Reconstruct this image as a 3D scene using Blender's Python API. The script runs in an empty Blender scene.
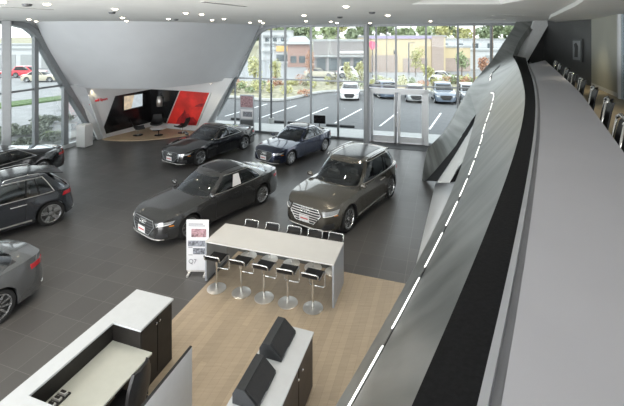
import bpy, math, random
from math import sin, cos, pi, sqrt, atan2, radians
from mathutils import Vector, Matrix
random.seed(7)
SC = bpy.context.scene
COL = SC.collection

# ---------------------------------------------------------------- camera
cam_d = bpy.data.cameras.new('camera'); cam = bpy.data.objects.new('camera', cam_d); COL.objects.link(cam)
cam_d.sensor_width = 36; cam_d.lens = 390/624*36; cam_d.shift_y = -(203-38)/624
cam_d.clip_start = 0.05; cam_d.clip_end = 500
cam.location = (0, 0, 5.7); cam.rotation_euler = (pi/2, 0, 0)
SC.camera = cam
# ---------------------------------------------------------------- world, lights, exposure
SC.view_settings.view_transform = 'Standard'; SC.view_settings.look = 'None'
SC.view_settings.gamma = 1; SC.view_settings.exposure = 0.72
try: SC.view_settings.use_curve_mapping = False
except Exception: pass
W = bpy.data.worlds.new('sky'); SC.world = W; W.use_nodes = True
wn = W.node_tree.nodes; wl = W.node_tree.links
bgn = wn['Background']
tc = wn.new('ShaderNodeTexCoord'); sp = wn.new('ShaderNodeSeparateXYZ'); rp = wn.new('ShaderNodeValToRGB')
wl.new(tc.outputs['Generated'], sp.inputs[0]); wl.new(sp.outputs['Z'], rp.inputs[0]); wl.new(rp.outputs[0], bgn.inputs['Color'])
rp.color_ramp.elements[0].position = 0.0; rp.color_ramp.elements[0].color = (.97, .98, 1, 1)
rp.color_ramp.elements[1].position = .7; rp.color_ramp.elements[1].color = (.86, .92, 1, 1)
bgn.inputs['Strength'].default_value = 1.6
def area(name, loc, direction, sx, sy, power, color=(1, 1, 1)):
    l = bpy.data.lights.new(name, 'AREA'); l.shape = 'RECTANGLE'; l.size = sx; l.size_y = sy; l.energy = power; l.color = color
    o = bpy.data.objects.new(name, l); COL.objects.link(o); o.location = loc
    o.rotation_euler = Vector(direction).to_track_quat('-Z', 'Y').to_euler()
    return o
sun = bpy.data.lights.new('sun', 'SUN'); sun.energy = 1.0; sun.angle = .35; sun.color = (1, .96, .9)
so = bpy.data.objects.new('sun', sun); COL.objects.link(so); so.rotation_euler = (radians(48), radians(8), radians(-20))
# added area lights out of view, brightening the room beyond its window daylight
area('fill_rear', (-7, -6.2, 3.0), (0.08, 1, 0.22), 18, 5.5, 950, (.98, .99, 1))  # unseen fill behind the camera, no glazing is built there
area('daylight_fill_left', (-16.6, 4, 3.2), (1, .35, 0.2), 16, 5.8, 900, (.97, .98, 1))  # added boost to the daylight of the left glazing
area('fill_ceiling', (-4.5, .6, .8), (-.02, .62, .78), 11, 3.4, 560, (1, .99, .97))  # added upward fill without a fixture, lifts ceiling and bulkhead
area('mezzanine_fill', (5.5, -3.5, 6.2), (-.1, .7, -.75), 5, 2, 80, (1, .98, .95))

# ---------------------------------------------------------------- materials
MATS = {}
def mat(name, color, rough=.5, metal=0, noise=.04, scale=8, coat=0, emit=None, estr=1, bump=0, spec=None):
    m = bpy.data.materials.new(name); m.use_nodes = True; n = m.node_tree.nodes; l = m.node_tree.links
    b = n['Principled BSDF']
    b.inputs['Roughness'].default_value = rough; b.inputs['Metallic'].default_value = metal
    if spec is not None: b.inputs['Specular IOR Level'].default_value = spec
    if coat: b.inputs['Coat Weight'].default_value = coat; b.inputs['Coat Roughness'].default_value = .04
    t = n.new('ShaderNodeTexCoord'); x = n.new('ShaderNodeTexNoise'); x.inputs['Scale'].default_value = scale
    x.inputs['Detail'].default_value = 4
    r = n.new('ShaderNodeValToRGB')
    c0 = [max(0, c*(1-noise)) for c in color]; c1 = [min(1, c*(1+noise)) for c in color]
    r.color_ramp.elements[0].position = .35; r.color_ramp.elements[1].position = .65
    r.color_ramp.elements[0].color = (*c0, 1); r.color_ramp.elements[1].color = (*c1, 1)
    l.new(t.outputs['Object'], x.inputs['Vector']); l.new(x.outputs['Fac'], r.inputs[0]); l.new(r.outputs[0], b.inputs['Base Color'])
    if bump:
        bp = n.new('ShaderNodeBump'); bp.inputs['Strength'].default_value = bump; bp.inputs['Distance'].default_value = .02
        l.new(x.outputs['Fac'], bp.inputs['Height']); l.new(bp.outputs[0], b.inputs['Normal'])
    if emit:
        b.inputs['Emission Color'].default_value = (*emit, 1); b.inputs['Emission Strength'].default_value = estr
    MATS[name] = m
    return m
def glass(name, tint, fac, rough=.01):
    m = bpy.data.materials.new(name); m.use_nodes = True; n = m.node_tree.nodes; l = m.node_tree.links
    n.remove(n['Principled BSDF']); out = n['Material Output']
    tr = n.new('ShaderNodeBsdfTransparent'); tr.inputs[0].default_value = (*tint, 1)
    gl = n.new('ShaderNodeBsdfGlossy'); gl.inputs['Roughness'].default_value = rough; gl.inputs[0].default_value = (.9, .95, 1, 1)
    fr = n.new('ShaderNodeFresnel'); fr.inputs[0].default_value = 1.45
    ma = n.new('ShaderNodeMath'); ma.operation = 'MULTIPLY'; ma.inputs[1].default_value = fac
    mx = n.new('ShaderNodeMixShader'); l.new(fr.outputs[0], ma.inputs[0]); l.new(ma.outputs[0], mx.inputs[0])
    l.new(tr.outputs[0], mx.inputs[1]); l.new(gl.outputs[0], mx.inputs[2]); l.new(mx.outputs[0], out.inputs[0])
    MATS[name] = m; return m

def tile_mat():
    m = mat('floor_tile', (.06, .058, .057), .30, noise=.18, scale=1.3)
    n = m.node_tree.nodes; l = m.node_tree.links; b = n['Principled BSDF']
    t = n.new('ShaderNodeTexCoord'); mp = n.new('ShaderNodeMapping'); mp.inputs['Rotation'].default_value = (0, 0, radians(18.4))
    mp.inputs['Location'].default_value = (.22, .13, 0)
    br = n.new('ShaderNodeTexBrick'); br.offset = 0; br.inputs['Scale'].default_value = 1
    br.inputs['Brick Width'].default_value = .61; br.inputs['Row Height'].default_value = .61; br.inputs['Mortar Size'].default_value = .0045
    br.inputs['Mortar Smooth'].default_value = .2
    br.inputs['Color1'].default_value = (.092, .089, .086, 1); br.inputs['Color2'].default_value = (.078, .075, .073, 1)
    br.inputs['Mortar'].default_value = (.155, .15, .145, 1)
    l.new(t.outputs['Object'], mp.inputs[0]); l.new(mp.outputs[0], br.inputs[0])
    old = [k for k in n if k.type == 'VALTORGB'][0]
    mx = n.new('ShaderNodeMix'); mx.data_type = 'RGBA'; mx.blend_type = 'MULTIPLY'; mx.inputs[0].default_value = .0
    l.new(br.outputs['Color'], b.inputs['Base Color'])
    nz = [k for k in n if k.type == 'TEX_NOISE'][0]
    mr = n.new('ShaderNodeMapRange'); mr.inputs[3].default_value = .27; mr.inputs[4].default_value = .42
    l.new(nz.outputs['Fac'], mr.inputs[0]); l.new(mr.outputs[0], b.inputs['Roughness'])
    n.remove(mx)
    return m
def plank_mat(name, ca, cb, cm, rot, w=1.6, h=.15):
    m = mat(name, ca, .45, noise=.1, scale=2)
    n = m.node_tree.nodes; l = m.node_tree.links; b = n['Principled BSDF']
    t = n.new('ShaderNodeTexCoord'); mp = n.new('ShaderNodeMapping'); mp.inputs['Rotation'].default_value = (0, 0, rot)
    br = n.new('ShaderNodeTexBrick'); br.offset = .43; br.offset_frequency = 3; br.squash = 1; br.inputs['Scale'].default_value = 1
    br.inputs['Brick Width'].default_value = w; br.inputs['Row Height'].default_value = h; br.inputs['Mortar Size'].default_value = .002
    br.inputs['Color1'].default_value = (*ca, 1); br.inputs['Color2'].default_value = (*cb, 1); br.inputs['Mortar'].default_value = (*cm, 1)
    nz = n.new('ShaderNodeTexNoise'); m2 = n.new('ShaderNodeMapping'); m2.inputs['Rotation'].default_value = (0, 0, rot); m2.inputs['Scale'].default_value = (1.2, 14, 1)
    l.new(t.outputs['Object'], m2.inputs[0]); l.new(m2.outputs[0], nz.inputs[0]); nz.inputs['Scale'].default_value = 2; nz.inputs['Detail'].default_value = 5
    mr = n.new('ShaderNodeMapRange'); mr.inputs[3].default_value = .8; mr.inputs[4].default_value = 1.18
    l.new(nz.outputs['Fac'], mr.inputs[0])
    mx = n.new('ShaderNodeMix'); mx.data_type = 'RGBA'; mx.blend_type = 'MULTIPLY'; mx.inputs[0].default_value = 1
    l.new(t.outputs['Object'], mp.inputs[0]); l.new(mp.outputs[0], br.inputs[0]); l.new(br.outputs['Color'], mx.inputs[6]); l.new(mr.outputs[0], mx.inputs[7])
    l.new(mx.outputs[2], b.inputs['Base Color'])
    return m
def streak_mat(name, ca, cb, rot, rough, metal):
    m = mat(name, ca, rough, metal)
    n = m.node_tree.nodes; l = m.node_tree.links; b = n['Principled BSDF']
    t = n.new('ShaderNodeTexCoord'); mp = n.new('ShaderNodeMapping'); mp.inputs['Rotation'].default_value = rot; mp.inputs['Scale'].default_value = (7, .5, .5)
    nz = n.new('ShaderNodeTexNoise'); nz.inputs['Scale'].default_value = 1.0; nz.inputs['Detail'].default_value = 6
    r = n.new('ShaderNodeValToRGB'); r.color_ramp.elements[0].position = .3; r.color_ramp.elements[1].position = .7
    r.color_ramp.elements[0].color = (*ca, 1); r.color_ramp.elements[1].color = (*cb, 1)
    l.new(t.outputs['Object'], mp.inputs[0]); l.new(mp.outputs[0], nz.inputs[0]); l.new(nz.outputs['Fac'], r.inputs[0]); l.new(r.outputs[0], b.inputs['Base Color'])
    return m
def brickwall_mat(name, ca, cb, cm, w, h, ms):
    m = mat(name, ca, .8)
    n = m.node_tree.nodes; l = m.node_tree.links; b = n['Principled BSDF']
    t = n.new('ShaderNodeTexCoord'); sx = n.new('ShaderNodeSeparateXYZ'); cx = n.new('ShaderNodeCombineXYZ')
    br = n.new('ShaderNodeTexBrick'); br.inputs['Scale'].default_value = 1
    br.inputs['Brick Width'].default_value = w; br.inputs['Row Height'].default_value = h; br.inputs['Mortar Size'].default_value = ms
    br.inputs['Color1'].default_value = (*ca, 1); br.inputs['Color2'].default_value = (*cb, 1); br.inputs['Mortar'].default_value = (*cm, 1)
    l.new(t.outputs['Object'], sx.inputs[0]); l.new(sx.outputs['X'], cx.inputs['X']); l.new(sx.outputs['Z'], cx.inputs['Y']); l.new(cx.outputs[0], br.inputs[0])
    l.new(br.outputs['Color'], b.inputs['Base Color'])
    return m
tile_mat()
plank_mat('oak_floor', (.42, .335, .24), (.36, .29, .21), (.28, .22, .16), radians(-90+18.4), 2.3, .13)
plank_mat('oak_upper', (.44, .36, .24), (.38, .31, .21), (.25, .2, .13), radians(-90+24))
mat('lounge_floor', (.50, .38, .25), .5, noise=.06, scale=5)
mat('ceiling_paint', (.74, .75, .73), .8, noise=.02, scale=1)
mat('white_wall', (.64, .66, .68), .6, noise=.02, scale=1)
mat('lounge_white', (.72, .73, .73), .6, noise=.02, scale=1)
mat('dark_wall', (.065, .068, .068), .4, noise=.05, scale=2)
mat('beige_wall', (.42, .43, .38), .55, noise=.03, scale=1)
mat('frame_metal', (.26, .275, .285), .4, .3, noise=.03)
mat('frame_dark', (.10, .105, .11), .4, .4, noise=.05)
mat('door_frame', (.72, .74, .75), .4, .1, noise=.02)
mat('column_paint', (.36, .375, .385), .4, .1, noise=.02)
glass('pane_glass', (.93, .96, .95), .28)
glass('upper_glass', (.8, .85, .86), 1.0)
streak_mat('ribbon_metal', (.14, .151, .144), (.29, .30, .292), (radians(35), radians(-30), radians(-31)), .33, .6)
mat('ribbon_white', (.66, .68, .68), .45, .1, noise=.03)
mat('black_band', (.010, .010, .011), .8, noise=.2, scale=60, bump=.1, spec=.15)
mat('black', (.01, .01, .011), .4, noise=.1)
mat('black_gloss', (.012, .012, .013), .16, noise=.1)
mat('black_matte', (.025, .025, .027), .6, noise=.1, scale=30)
mat('counter_grey', (.47, .47, .51), .42, noise=.02, scale=2)
mat('counter_lip', (.40, .41, .44), .4, noise=.02)
mat('counter_gap', (.27, .275, .295), .5)
mat('white_solid', (.70, .70, .69), .4, noise=.02, scale=3)
mat('table_white', (.58, .57, .55), .4, noise=.02, scale=3)
mat('table_side', (.40, .42, .45), .35, .2, noise=.02)
mat('desk_white', (.55, .57, .59), .4, noise=.02)
mat('desk_cream', (.52, .53, .48), .35, noise=.02)
mat('dark_veneer', (.020, .018, .017), .4, noise=.2, scale=6, spec=.3)
mat('brown_veneer', (.032, .025, .021), .4, noise=.2, scale=6, spec=.3)
mat('charcoal_box', (.022, .024, .027), .5, noise=.1, scale=20)
mat('leather', (.010, .010, .011), .4, noise=.2, scale=40, bump=.1, spec=.35)
mat('chrome', (.72, .72, .71), .14, 1, noise=.03)
mat('brushed_steel', (.72, .70, .67), .42, .9, noise=.05)
mat('led', (1, 1, 1), .5, emit=(1, .99, .93), estr=1.2)
mat('lamp_glow', (1, 1, 1), .5, emit=(1, .86, .62), estr=9)
mat('lamp_trim', (.7, .69, .66), .4)
mat('red_print', (.75, .035, .025), .35, noise=.25, scale=1.2)
mat('red_dark', (.33, .012, .016), .35, noise=.4, scale=3)
mat('sign_red', (.72, .02, .04), .4, noise=.02)
mat('poster_white', (.74, .74, .76), .5, noise=.02)
mat('poster_pink', (.33, .20, .22), .5, noise=.6, scale=18)
mat('poster_grey', (.22, .23, .26), .5, noise=.6, scale=22)
mat('text_grey', (.25, .25, .27), .5, noise=.02)
mat('screen_warm', (.5, .4, .25), .3, noise=.4, scale=3, emit=(.62, .52, .4), estr=.45)
mat('screen_cool', (.4, .45, .48), .3, noise=.2, scale=3, emit=(.55, .62, .66), estr=.5)
mat('tyre', (.012, .012, .012), .75, noise=.1, scale=30)
mat('alloy', (.55, .56, .57), .25, .9, noise=.03)
mat('brake', (.18, .18, .18), .4, .8, noise=.1)
mat('brake_red', (.5, .02, .02), .4, noise=.05)
glass('car_glass', (.62, .65, .65), 2.4)
mat('car_interior', (.04, .038, .036), .6, noise=.2, scale=20)
mat('seat_trim', (.12, .11, .10), .55, noise=.2, scale=20)
mat('headlamp', (.50, .52, .54), .12, .5, noise=.15, scale=30, coat=1)
mat('tail_red', (.45, .012, .02), .15, noise=.2, scale=30, coat=1)
mat('amber', (.65, .22, .03), .2, noise=.1, coat=1)
mat('plate_white', (.75, .74, .74), .5, noise=.02)
mat('plate_red', (.55, .1, .1), .5, noise=.02)
PAINT = {'grey': (.062, .062, .062), 'bronze': (.115, .105, .088), 'black': (.008, .008, .009), 'navy': (.016, .024, .055),
         'steel': (.05, .055, .065), 'silver_grey': (.15, .155, .16), 'white': (.8, .8, .8), 'silver': (.45, .46, .47), 'red': (.6, .03, .05), 'tan': (.5, .46, .36), 'darkblue': (.12, .15, .2)}
for k, c in PAINT.items():
    mat('paint_'+k, c, .22 if k != 'black' else .15, .55 if k in ('grey', 'bronze', 'steel', 'silver_grey', 'silver', 'navy') else 0, noise=.05, scale=200, coat=1)
mat('asphalt', (.15, .152, .155), .85, noise=.08, scale=3)
mat('asphalt_road', (.28, .283, .285), .85, noise=.08, scale=1)
mat('concrete', (.46, .46, .45), .8, noise=.05, scale=2)
mat('line_white', (.9, .9, .9), .7, noise=.03)
mat('lawn', (.10, .155, .06), .9, noise=.35, scale=3, bump=.5)
mat('mulch', (.33, .31, .22), .95, noise=.35, scale=2, bump=.6)
mat('leaf_yellow', (.50, .49, .24), .7, noise=.35, scale=6)
mat('leaf_green', (.30, .36, .20), .7, noise=.35, scale=6)
mat('leaf_dark', (.22, .27, .16), .7, noise=.4, scale=6)
mat('leaf_grey', (.22, .24, .20), .8, noise=.5, scale=5)
mat('leaf_rust', (.48, .27, .18), .7, noise=.35, scale=6)
mat('bark', (.16, .12, .09), .9, noise=.3, scale=20)
brickwall_mat('stucco_tan', (.60, .50, .33), (.58, .48, .32), (.58, .48, .32), 8, 4, .02)
brickwall_mat('block_pink', (.42, .34, .30), (.39, .32, .28), (.46, .38, .34), 1.2, .4, .02)
brickwall_mat('brick_red', (.36, .20, .16), (.32, .18, .14), (.6, .5, .45), .8, .25, .02)
brickwall_mat('clad_grey', (.27, .25, .245), (.30, .28, .27), (.2, .19, .19), .5, 6, .04)
brickwall_mat('clad_white', (.56, .57, .58), (.54, .55, .56), (.45, .45, .46), 6, 1.2, .03)
mat('roof_grey', (.36, .37, .37), .8, noise=.1)
mat('purple_trim', (.42, .36, .52), .7, noise=.05)
mat('shop_window', (.10, .12, .13), .2, noise=.3, scale=1)
mat('orange_sign', (.75, .42, .12), .5, noise=.1)
mat('pink_sign', (.70, .16, .25), .5, noise=.1)
mat('pole_dark', (.12, .12, .13), .5, .3, noise=.1)

# ---------------------------------------------------------------- mesh helpers
class MB:
    def __init__(s): s.v = []; s.f = []; s.m = []
    def add(s, vs, fs, mi=0):
        o = len(s.v); s.v += [tuple(p) for p in vs]; s.f += [tuple(i+o for i in f) for f in fs]; s.m += [mi]*len(fs); return s
    def box(s, c, d, rz=0, mi=0, bev=0):
        x, y, z = d[0]/2, d[1]/2, d[2]/2
        if bev:
            b = min(bev, x*.9, y*.9, z*.9); ring = []
            for zz, ins in ((-z, b), (-z+b, 0), (z-b, 0), (z, b)):
                ring.append([(x-ins, -y+b, zz), (x-ins, y-b, zz), (x-b, y-ins, zz), (-x+b, y-ins, zz), (-x+ins, y-b, zz), (-x+ins, -y+b, zz), (-x+b, -y+ins, zz), (x-b, -y+ins, zz)])
            vs = [p for r in ring for p in r]; fs = [tuple(range(7, -1, -1)), tuple(range(24, 32))]
            for k in range(3):
                for i in range(8): fs.append((k*8+i, k*8+(i+1) % 8, (k+1)*8+(i+1) % 8, (k+1)*8+i))
        else:
            vs = [(a*x, b*y, e*z) for e in (-1, 1) for a, b in ((-1, -1), (1, -1), (1, 1), (-1, 1))]
            fs = [(3, 2, 1, 0), (4, 5, 6, 7), (0, 1, 5, 4), (1, 2, 6, 5), (2, 3, 7, 6), (3, 0, 4, 7)]
        cz, sz = cos(rz), sin(rz)
        return s.add([(c[0]+p[0]*cz-p[1]*sz, c[1]+p[0]*sz+p[1]*cz, c[2]+p[2]) for p in vs], fs, mi)
    def prism(s, poly, z0, z1, mi=0):
        n = len(poly)
        return s.add([(p[0], p[1], z0) for p in poly]+[(p[0], p[1], z1) for p in poly],
                     [tuple(range(n-1, -1, -1)), tuple(range(n, 2*n))]+[(i, (i+1) % n, n+(i+1) % n, n+i) for i in range(n)], mi)
    def extr(s, poly, vec, mi=0):          # arbitrary 3D polygon extruded along a vector
        n = len(poly); q = [tuple(p[k]+vec[k] for k in range(3)) for p in poly]
        return s.add(list(poly)+q, [tuple(range(n-1, -1, -1)), tuple(range(n, 2*n))]+[(i, (i+1) % n, n+(i+1) % n, n+i) for i in range(n)], mi)
    def lathe(s, prof, c=(0, 0, 0), n=24, mi=0, axis='z'):
        vs = []; fs = []
        for r, h in prof:
            for k in range(n):
                a = 2*pi*k/n
                if axis == 'z': vs.append((c[0]+r*cos(a), c[1]+r*sin(a), c[2]+h))
                else: vs.append((c[0]+r*cos(a), c[1]+h, c[2]+r*sin(a)))
        for j in range(len(prof)-1):
            for k in range(n): fs.append((j*n+k, j*n+(k+1) % n, (j+1)*n+(k+1) % n, (j+1)*n+k))
        if prof[0][0] > 0: fs.append(tuple(range(n-1, -1, -1)))
        if prof[-1][0] > 0: fs.append(tuple(range((len(prof)-1)*n, len(prof)*n)))
        return s.add(vs, fs, mi)
    def cyl(s, c, r, h, n=20, mi=0, r2=None): return s.lathe([(r, 0), (r if r2 is None else r2, h)], c, n, mi)
    def tube(s, pts, r, n=8, mi=0, closed=False):
        P = [Vector(p) for p in pts]; N = len(P); vs = []; fs = []; up = None
        for i in range(N):
            if closed: d = P[(i+1) % N]-P[i-1]
            else: d = P[min(i+1, N-1)]-P[max(i-1, 0)]
            d.normalize()
            if up is None: up = d.orthogonal().normalized()
            else: up = (up-d*up.dot(d)); up = up.normalized() if up.length > 1e-6 else d.orthogonal().normalized()
            sd = d.cross(up)
            rr = r[i] if isinstance(r, (list, tuple)) else r
            for k in range(n):
                a = 2*pi*k/n; vs.append(tuple(P[i]+(up*cos(a)+sd*sin(a))*rr))
        for i in range(N if closed else N-1):
            j = (i+1) % N
            for k in range(n): fs.append((i*n+k, i*n+(k+1) % n, j*n+(k+1) % n, j*n+k))
        if not closed: fs += [tuple(range(n-1, -1, -1)), tuple(range((N-1)*n, N*n))]
        return s.add(vs, fs, mi)
    def grid(s, rows, mi=0, closed=False):
        nr = len(rows); nc = len(rows[0]); fs = []
        for i in range(nr-1):
            for j in range(nc if closed else nc-1):
                fs.append((i*nc+j, i*nc+(j+1) % nc, (i+1)*nc+(j+1) % nc, (i+1)*nc+j))
        return s.add([p for r in rows for p in r], fs, mi)
    def slab(s, rows, vec, mi=0):          # grid with thickness
        nr = len(rows); nc = len(rows[0]); o = nr*nc
        vs = [tuple(p) for r in rows for p in r]; vs += [tuple(p[k]+vec[k] for k in range(3)) for p in vs]; fs = []
        for i in range(nr-1):
            for j in range(nc-1):
                a = (i*nc+j, i*nc+j+1, (i+1)*nc+j+1, (i+1)*nc+j); fs.append(a); fs.append(tuple(o+q for q in reversed(a)))
        loop = [j for j in range(nc)]+[i*nc+nc-1 for i in range(1, nr)]+[(nr-1)*nc+j for j in range(nc-2, -1, -1)]+[i*nc for i in range(nr-2, 0, -1)]
        for k in range(len(loop)):
            a, b = loop[k], loop[(k+1) % len(loop)]; fs.append((b, a, a+o, b+o))
        return s.add(vs, fs, mi)
    def xf(s, M):
        s.v = [tuple(M @ Vector(p)) for p in s.v]; return s
    def build(s, name, mats, parent=None, smooth=False, loc=None, rz=0, angle=None):
        me = bpy.data.meshes.new(name); me.from_pydata(s.v, [], s.f)
        for m in ([mats] if isinstance(mats, str) else mats): me.materials.append(MATS[m])
        me.polygons.foreach_set('material_index', s.m)
        if smooth: me.polygons.foreach_set('use_smooth', [True]*len(s.f))
        me.update()
        if smooth and angle:
            try: me.set_sharp_from_angle(angle=radians(angle))
            except Exception: pass
        o = bpy.data.objects.new(name, me); COL.objects.link(o)
        if parent: o.parent = parent
        if loc: o.location = loc
        o.rotation_euler.z = rz
        return o
def tag(o, label, cat, group=None, kind=None):
    if label: o['label'] = label
    if cat: o['category'] = cat
    if group: o['group'] = group
    if kind: o['kind'] = kind
    return o
def thing(name, label, cat, loc=(0, 0, 0), rz=0, group=None):
    o = bpy.data.objects.new(name, None); COL.objects.link(o); o.location = loc; o.rotation_euler.z = rz; o.empty_display_size = .2
    return tag(o, label, cat, group)
def struct(o, label=None):
    o['kind'] = 'structure'
    if label: o['label'] = label
    return o
def dup(root, loc, rz, label, group=None):
    def rec(o, par):
        c = o.copy(); COL.objects.link(c); c.parent = par
        for k in KIDS.get(o.name, []): rec(k, c)
        return c
    KIDS = {}
    for ob in bpy.data.objects:
        if ob.parent: KIDS.setdefault(ob.parent.name, []).append(ob)
    r = rec(root, None); r.location = loc; r.rotation_euler.z = rz; r['label'] = label
    if group: r['group'] = group
    return r
def text_obj(name, s, size, m, parent, loc, rot, extrude=.004, bold=0):
    cu = bpy.data.curves.new(name, 'FONT'); cu.body = s; cu.size = size; cu.extrude = extrude; cu.align_x = 'CENTER'; cu.align_y = 'CENTER'; cu.offset = bold
    t = bpy.data.objects.new(name, cu); COL.objects.link(t)
    bpy.context.view_layer.update()
    me = bpy.data.meshes.new_from_object(t); bpy.data.objects.remove(t)
    me.materials.clear(); me.materials.append(MATS[m])
    o = bpy.data.objects.new(name, me); COL.objects.link(o); o.parent = parent; o.location = loc; o.rotation_euler = rot
    return o
UX, UY = sin(radians(18.4)), cos(radians(18.4))      # building axis u, and v to the left
AU = radians(-18.4)                                  # z rotation that turns +Y onto u
CEIL = 6.45

# ================================================================= STRUCTURE
# left glazed wall runs along X = -17.8 + .25 Y ; back glazed wall along Y = 22.6 - .3 X
def lw(Y): return -17.8+.25*Y
def bw(X): return 22.6-.3*X
floor = MB().prism([(lw(-7), -7), (14, -7), (14, 18.4), (-6.5, bw(-6.5)), (-7.2, 26.8), (-12.1, 26.8), (lw(22.4), 22.4)], -.12, 0)
struct(floor.build('floor', 'floor_tile'))
cx, cy = -1.98, 10.42
wf = [(cx, cy), (cx+.949*5.6, cy-.316*5.6), (cx+.949*5.6-UX*14, cy-.316*5.6-UY*14), (cx-UX*14, cy-UY*14)]
struct(MB().prism(wf, -.02, .006).build('floor.001', 'oak_floor'), 'light oak plank floor under the table and desks')
# ceiling with recess
cl = MB()
cl.prism([(-19.8, -7), (4.2, -7), (4.2, 7.6), (-19.8, 7.6)], CEIL, CEIL+.2)
cl.prism([(-19.8, 7.6), (2.2, 7.6), (2.2, 8.7), (-19.8, 8.7)], CEIL, CEIL+.2)
cl.prism([(-19.8, 8.7), (15, 8.7), (15, 18.4), (9.2, bw(9.2)+.3), (-6, 24.8), (-13, 26.9), (-16, 26.9), (-19.8, 10)], CEIL, CEIL+.2)
cl.prism([(4.2, -7), (15, -7), (15, 8.7), (4.2, 8.7)], CEIL, CEIL+.2)
cl.prism([(2.2, 7.6), (4.2, 7.6), (4.2, 8.7), (2.2, 8.7)], CEIL+.28, CEIL+.4)
for a, b in (((2.2, 7.6), (4.2, 7.6)), ((4.2, 7.6), (4.2, 8.7)), ((4.2, 8.7), (2.2, 8.7)), ((2.2, 8.7), (2.2, 7.6))):
    cl.box(((a[0]+b[0])/2, (a[1]+b[1])/2, CEIL+.17), (abs(b[0]-a[0])+.04, abs(b[1]-a[1])+.04, .3))
struct(cl.build('ceiling', 'ceiling_paint'))
# lower curved ceiling over the mezzanine
mc = [(3.2, 4.0), (4.3, 6.0), (5.4, 8.0), (6.6, 10.4), (7.7, 12.6), (8.8, 14.5), (10.0, 16.0), (11.6, 17.6), (14, 18.2), (14, -7), (-.5, -7), (1.3, .6)]
struct(MB().prism(mc, CEIL-.10, CEIL-.003).build('ceiling.001', 'ceiling_paint'), 'curved lower ceiling panel over the mezzanine')

# ---- glazed walls
def wallpt(axis, t, z):      # left wall param = Y ; back wall param = X
    return (lw(t), t, z) if axis == 'L' else (t, bw(t), z)
def bar(mb, axis, t0, z0, t1, z1, w, d, mi=0):
    """bar of width w (in wall plane) and depth d (through the wall)"""
    A = Vector(wallpt(axis, t0, z0)); B = Vector(wallpt(axis, t1, z1)); e = (B-A).normalized()
    nrm = Vector((-1, .25, 0)).normalized() if axis == 'L' else Vector((.3, 1, 0)).normalized()
    sd = e.cross(nrm).normalized()
    q = [A+sd*w/2-nrm*d/2, A-sd*w/2-nrm*d/2, A-sd*w/2+nrm*d/2, A+sd*w/2+nrm*d/2]
    mb.extr([tuple(p) for p in q], tuple(B-A), mi)
# back window
bwin = thing('window_1', 'tall glazed rear curtain wall with grey mullions', None); struct(bwin)
xs_full = [-1.58, -.06, 1.49, 4.57, 6.07, 7.6, 9.12]
for x in xs_full:
    m = MB(); bar(m, 'B', x, 0, x, CEIL, .10, .16); m.build('mullion', 'frame_metal', bwin)
m = MB(); bar(m, 'B', -3.13, 0, -3.13, 5.95, .10, .16); m.build('mullion', 'frame_metal', bwin)
m = MB(); bar(m, 'B', -4.73, 0, -4.73, 3.1, .07, .12); m.build('mullion', 'frame_metal', bwin)
m = MB(); bar(m, 'B', -4.7, 3.25, 2.95, 3.25, .08, .12); bar(m, 'B', 2.95, 3.1, 9.12, 3.1, .07, .12); m.build('transom', 'frame_metal', bwin)
m = MB(); bar(m, 'B', -2.9, CEIL-.05, 10.2, CEIL-.05, .14, .2); m.build('head_rail', 'frame_metal', bwin)
m = MB(); bar(m, 'B', -6.4, .06, 3.1, .06, .12, .16); bar(m, 'B', 6.2, .06, 9.9, .06, .12, .16); m.build('sill_rail', 'frame_metal', bwin)
# slanted left edge frame with rounded top corner
edge = [(-6.5, 0), (-5.6, 1.55), (-4.74, 3.15), (-4.2, 4.2), (-3.78, 5.1), (-3.45, 5.72), (-3.1, 6.12), (-2.65, 6.34), (-2.1, CEIL-.03)]
nB = Vector((.3, 1, 0)).normalized()
def edge_frame(axis, pts, w, d, nrm):
    rows = []
    for i, (t, z) in enumerate(pts):
        a = Vector(wallpt(axis, *pts[max(i-1, 0)])); b = Vector(wallpt(axis, *pts[min(i+1, len(pts)-1)])); e = (b-a).normalized(); sd = e.cross(nrm)
        p = Vector(wallpt(axis, t, z)); rows.append([tuple(p+sd*w/2-nrm*d/2), tuple(p-sd*w/2-nrm*d/2)])
    return MB().slab(rows, tuple(nrm*d))
edge_frame('B', edge, .22, .3, nB).build('edge_frame', 'frame_metal', bwin)
def pane(axis, pts, parent, nrm, name='pane', m='pane_glass'):
    MB().extr([wallpt(axis, *p) for p in pts], tuple(nrm*.012)).build(name, m, parent)
bx = [-3.13, -1.58, -.06, 1.49, 2.95, 4.57, 6.07, 7.6, 9.12]
for a, b in zip(bx[:-1], bx[1:]):
    zt = 3.25 if b <= 2.95 else 3.1
    top = [(b, CEIL-.1), (a, CEIL-.1)] if a > -2 else [(b, 6.35), (-2.65, 6.28), (-3.13, 6.05)]
    pane('B', [(a, zt), (b, zt)]+top, bwin, nB)
    if not (2.9 < a < 6): pane('B', [(a, .1), (b, .1), (b, zt), (a, zt)], bwin, nB)
pane('B', [(-4.7, 3.25), (-3.13, 3.25), (-3.13, 6.0), (-3.78, 5.1)], bwin, nB)
pane('B', [(-6.3, .1), (-3.13, .1), (-3.13, 3.25), (-4.7, 3.25)], bwin, nB)
pane('B', [(9.12, .1), (10.2, .1), (10.2, CEIL-.1), (9.12, CEIL-.1)], bwin, nB)
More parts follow.
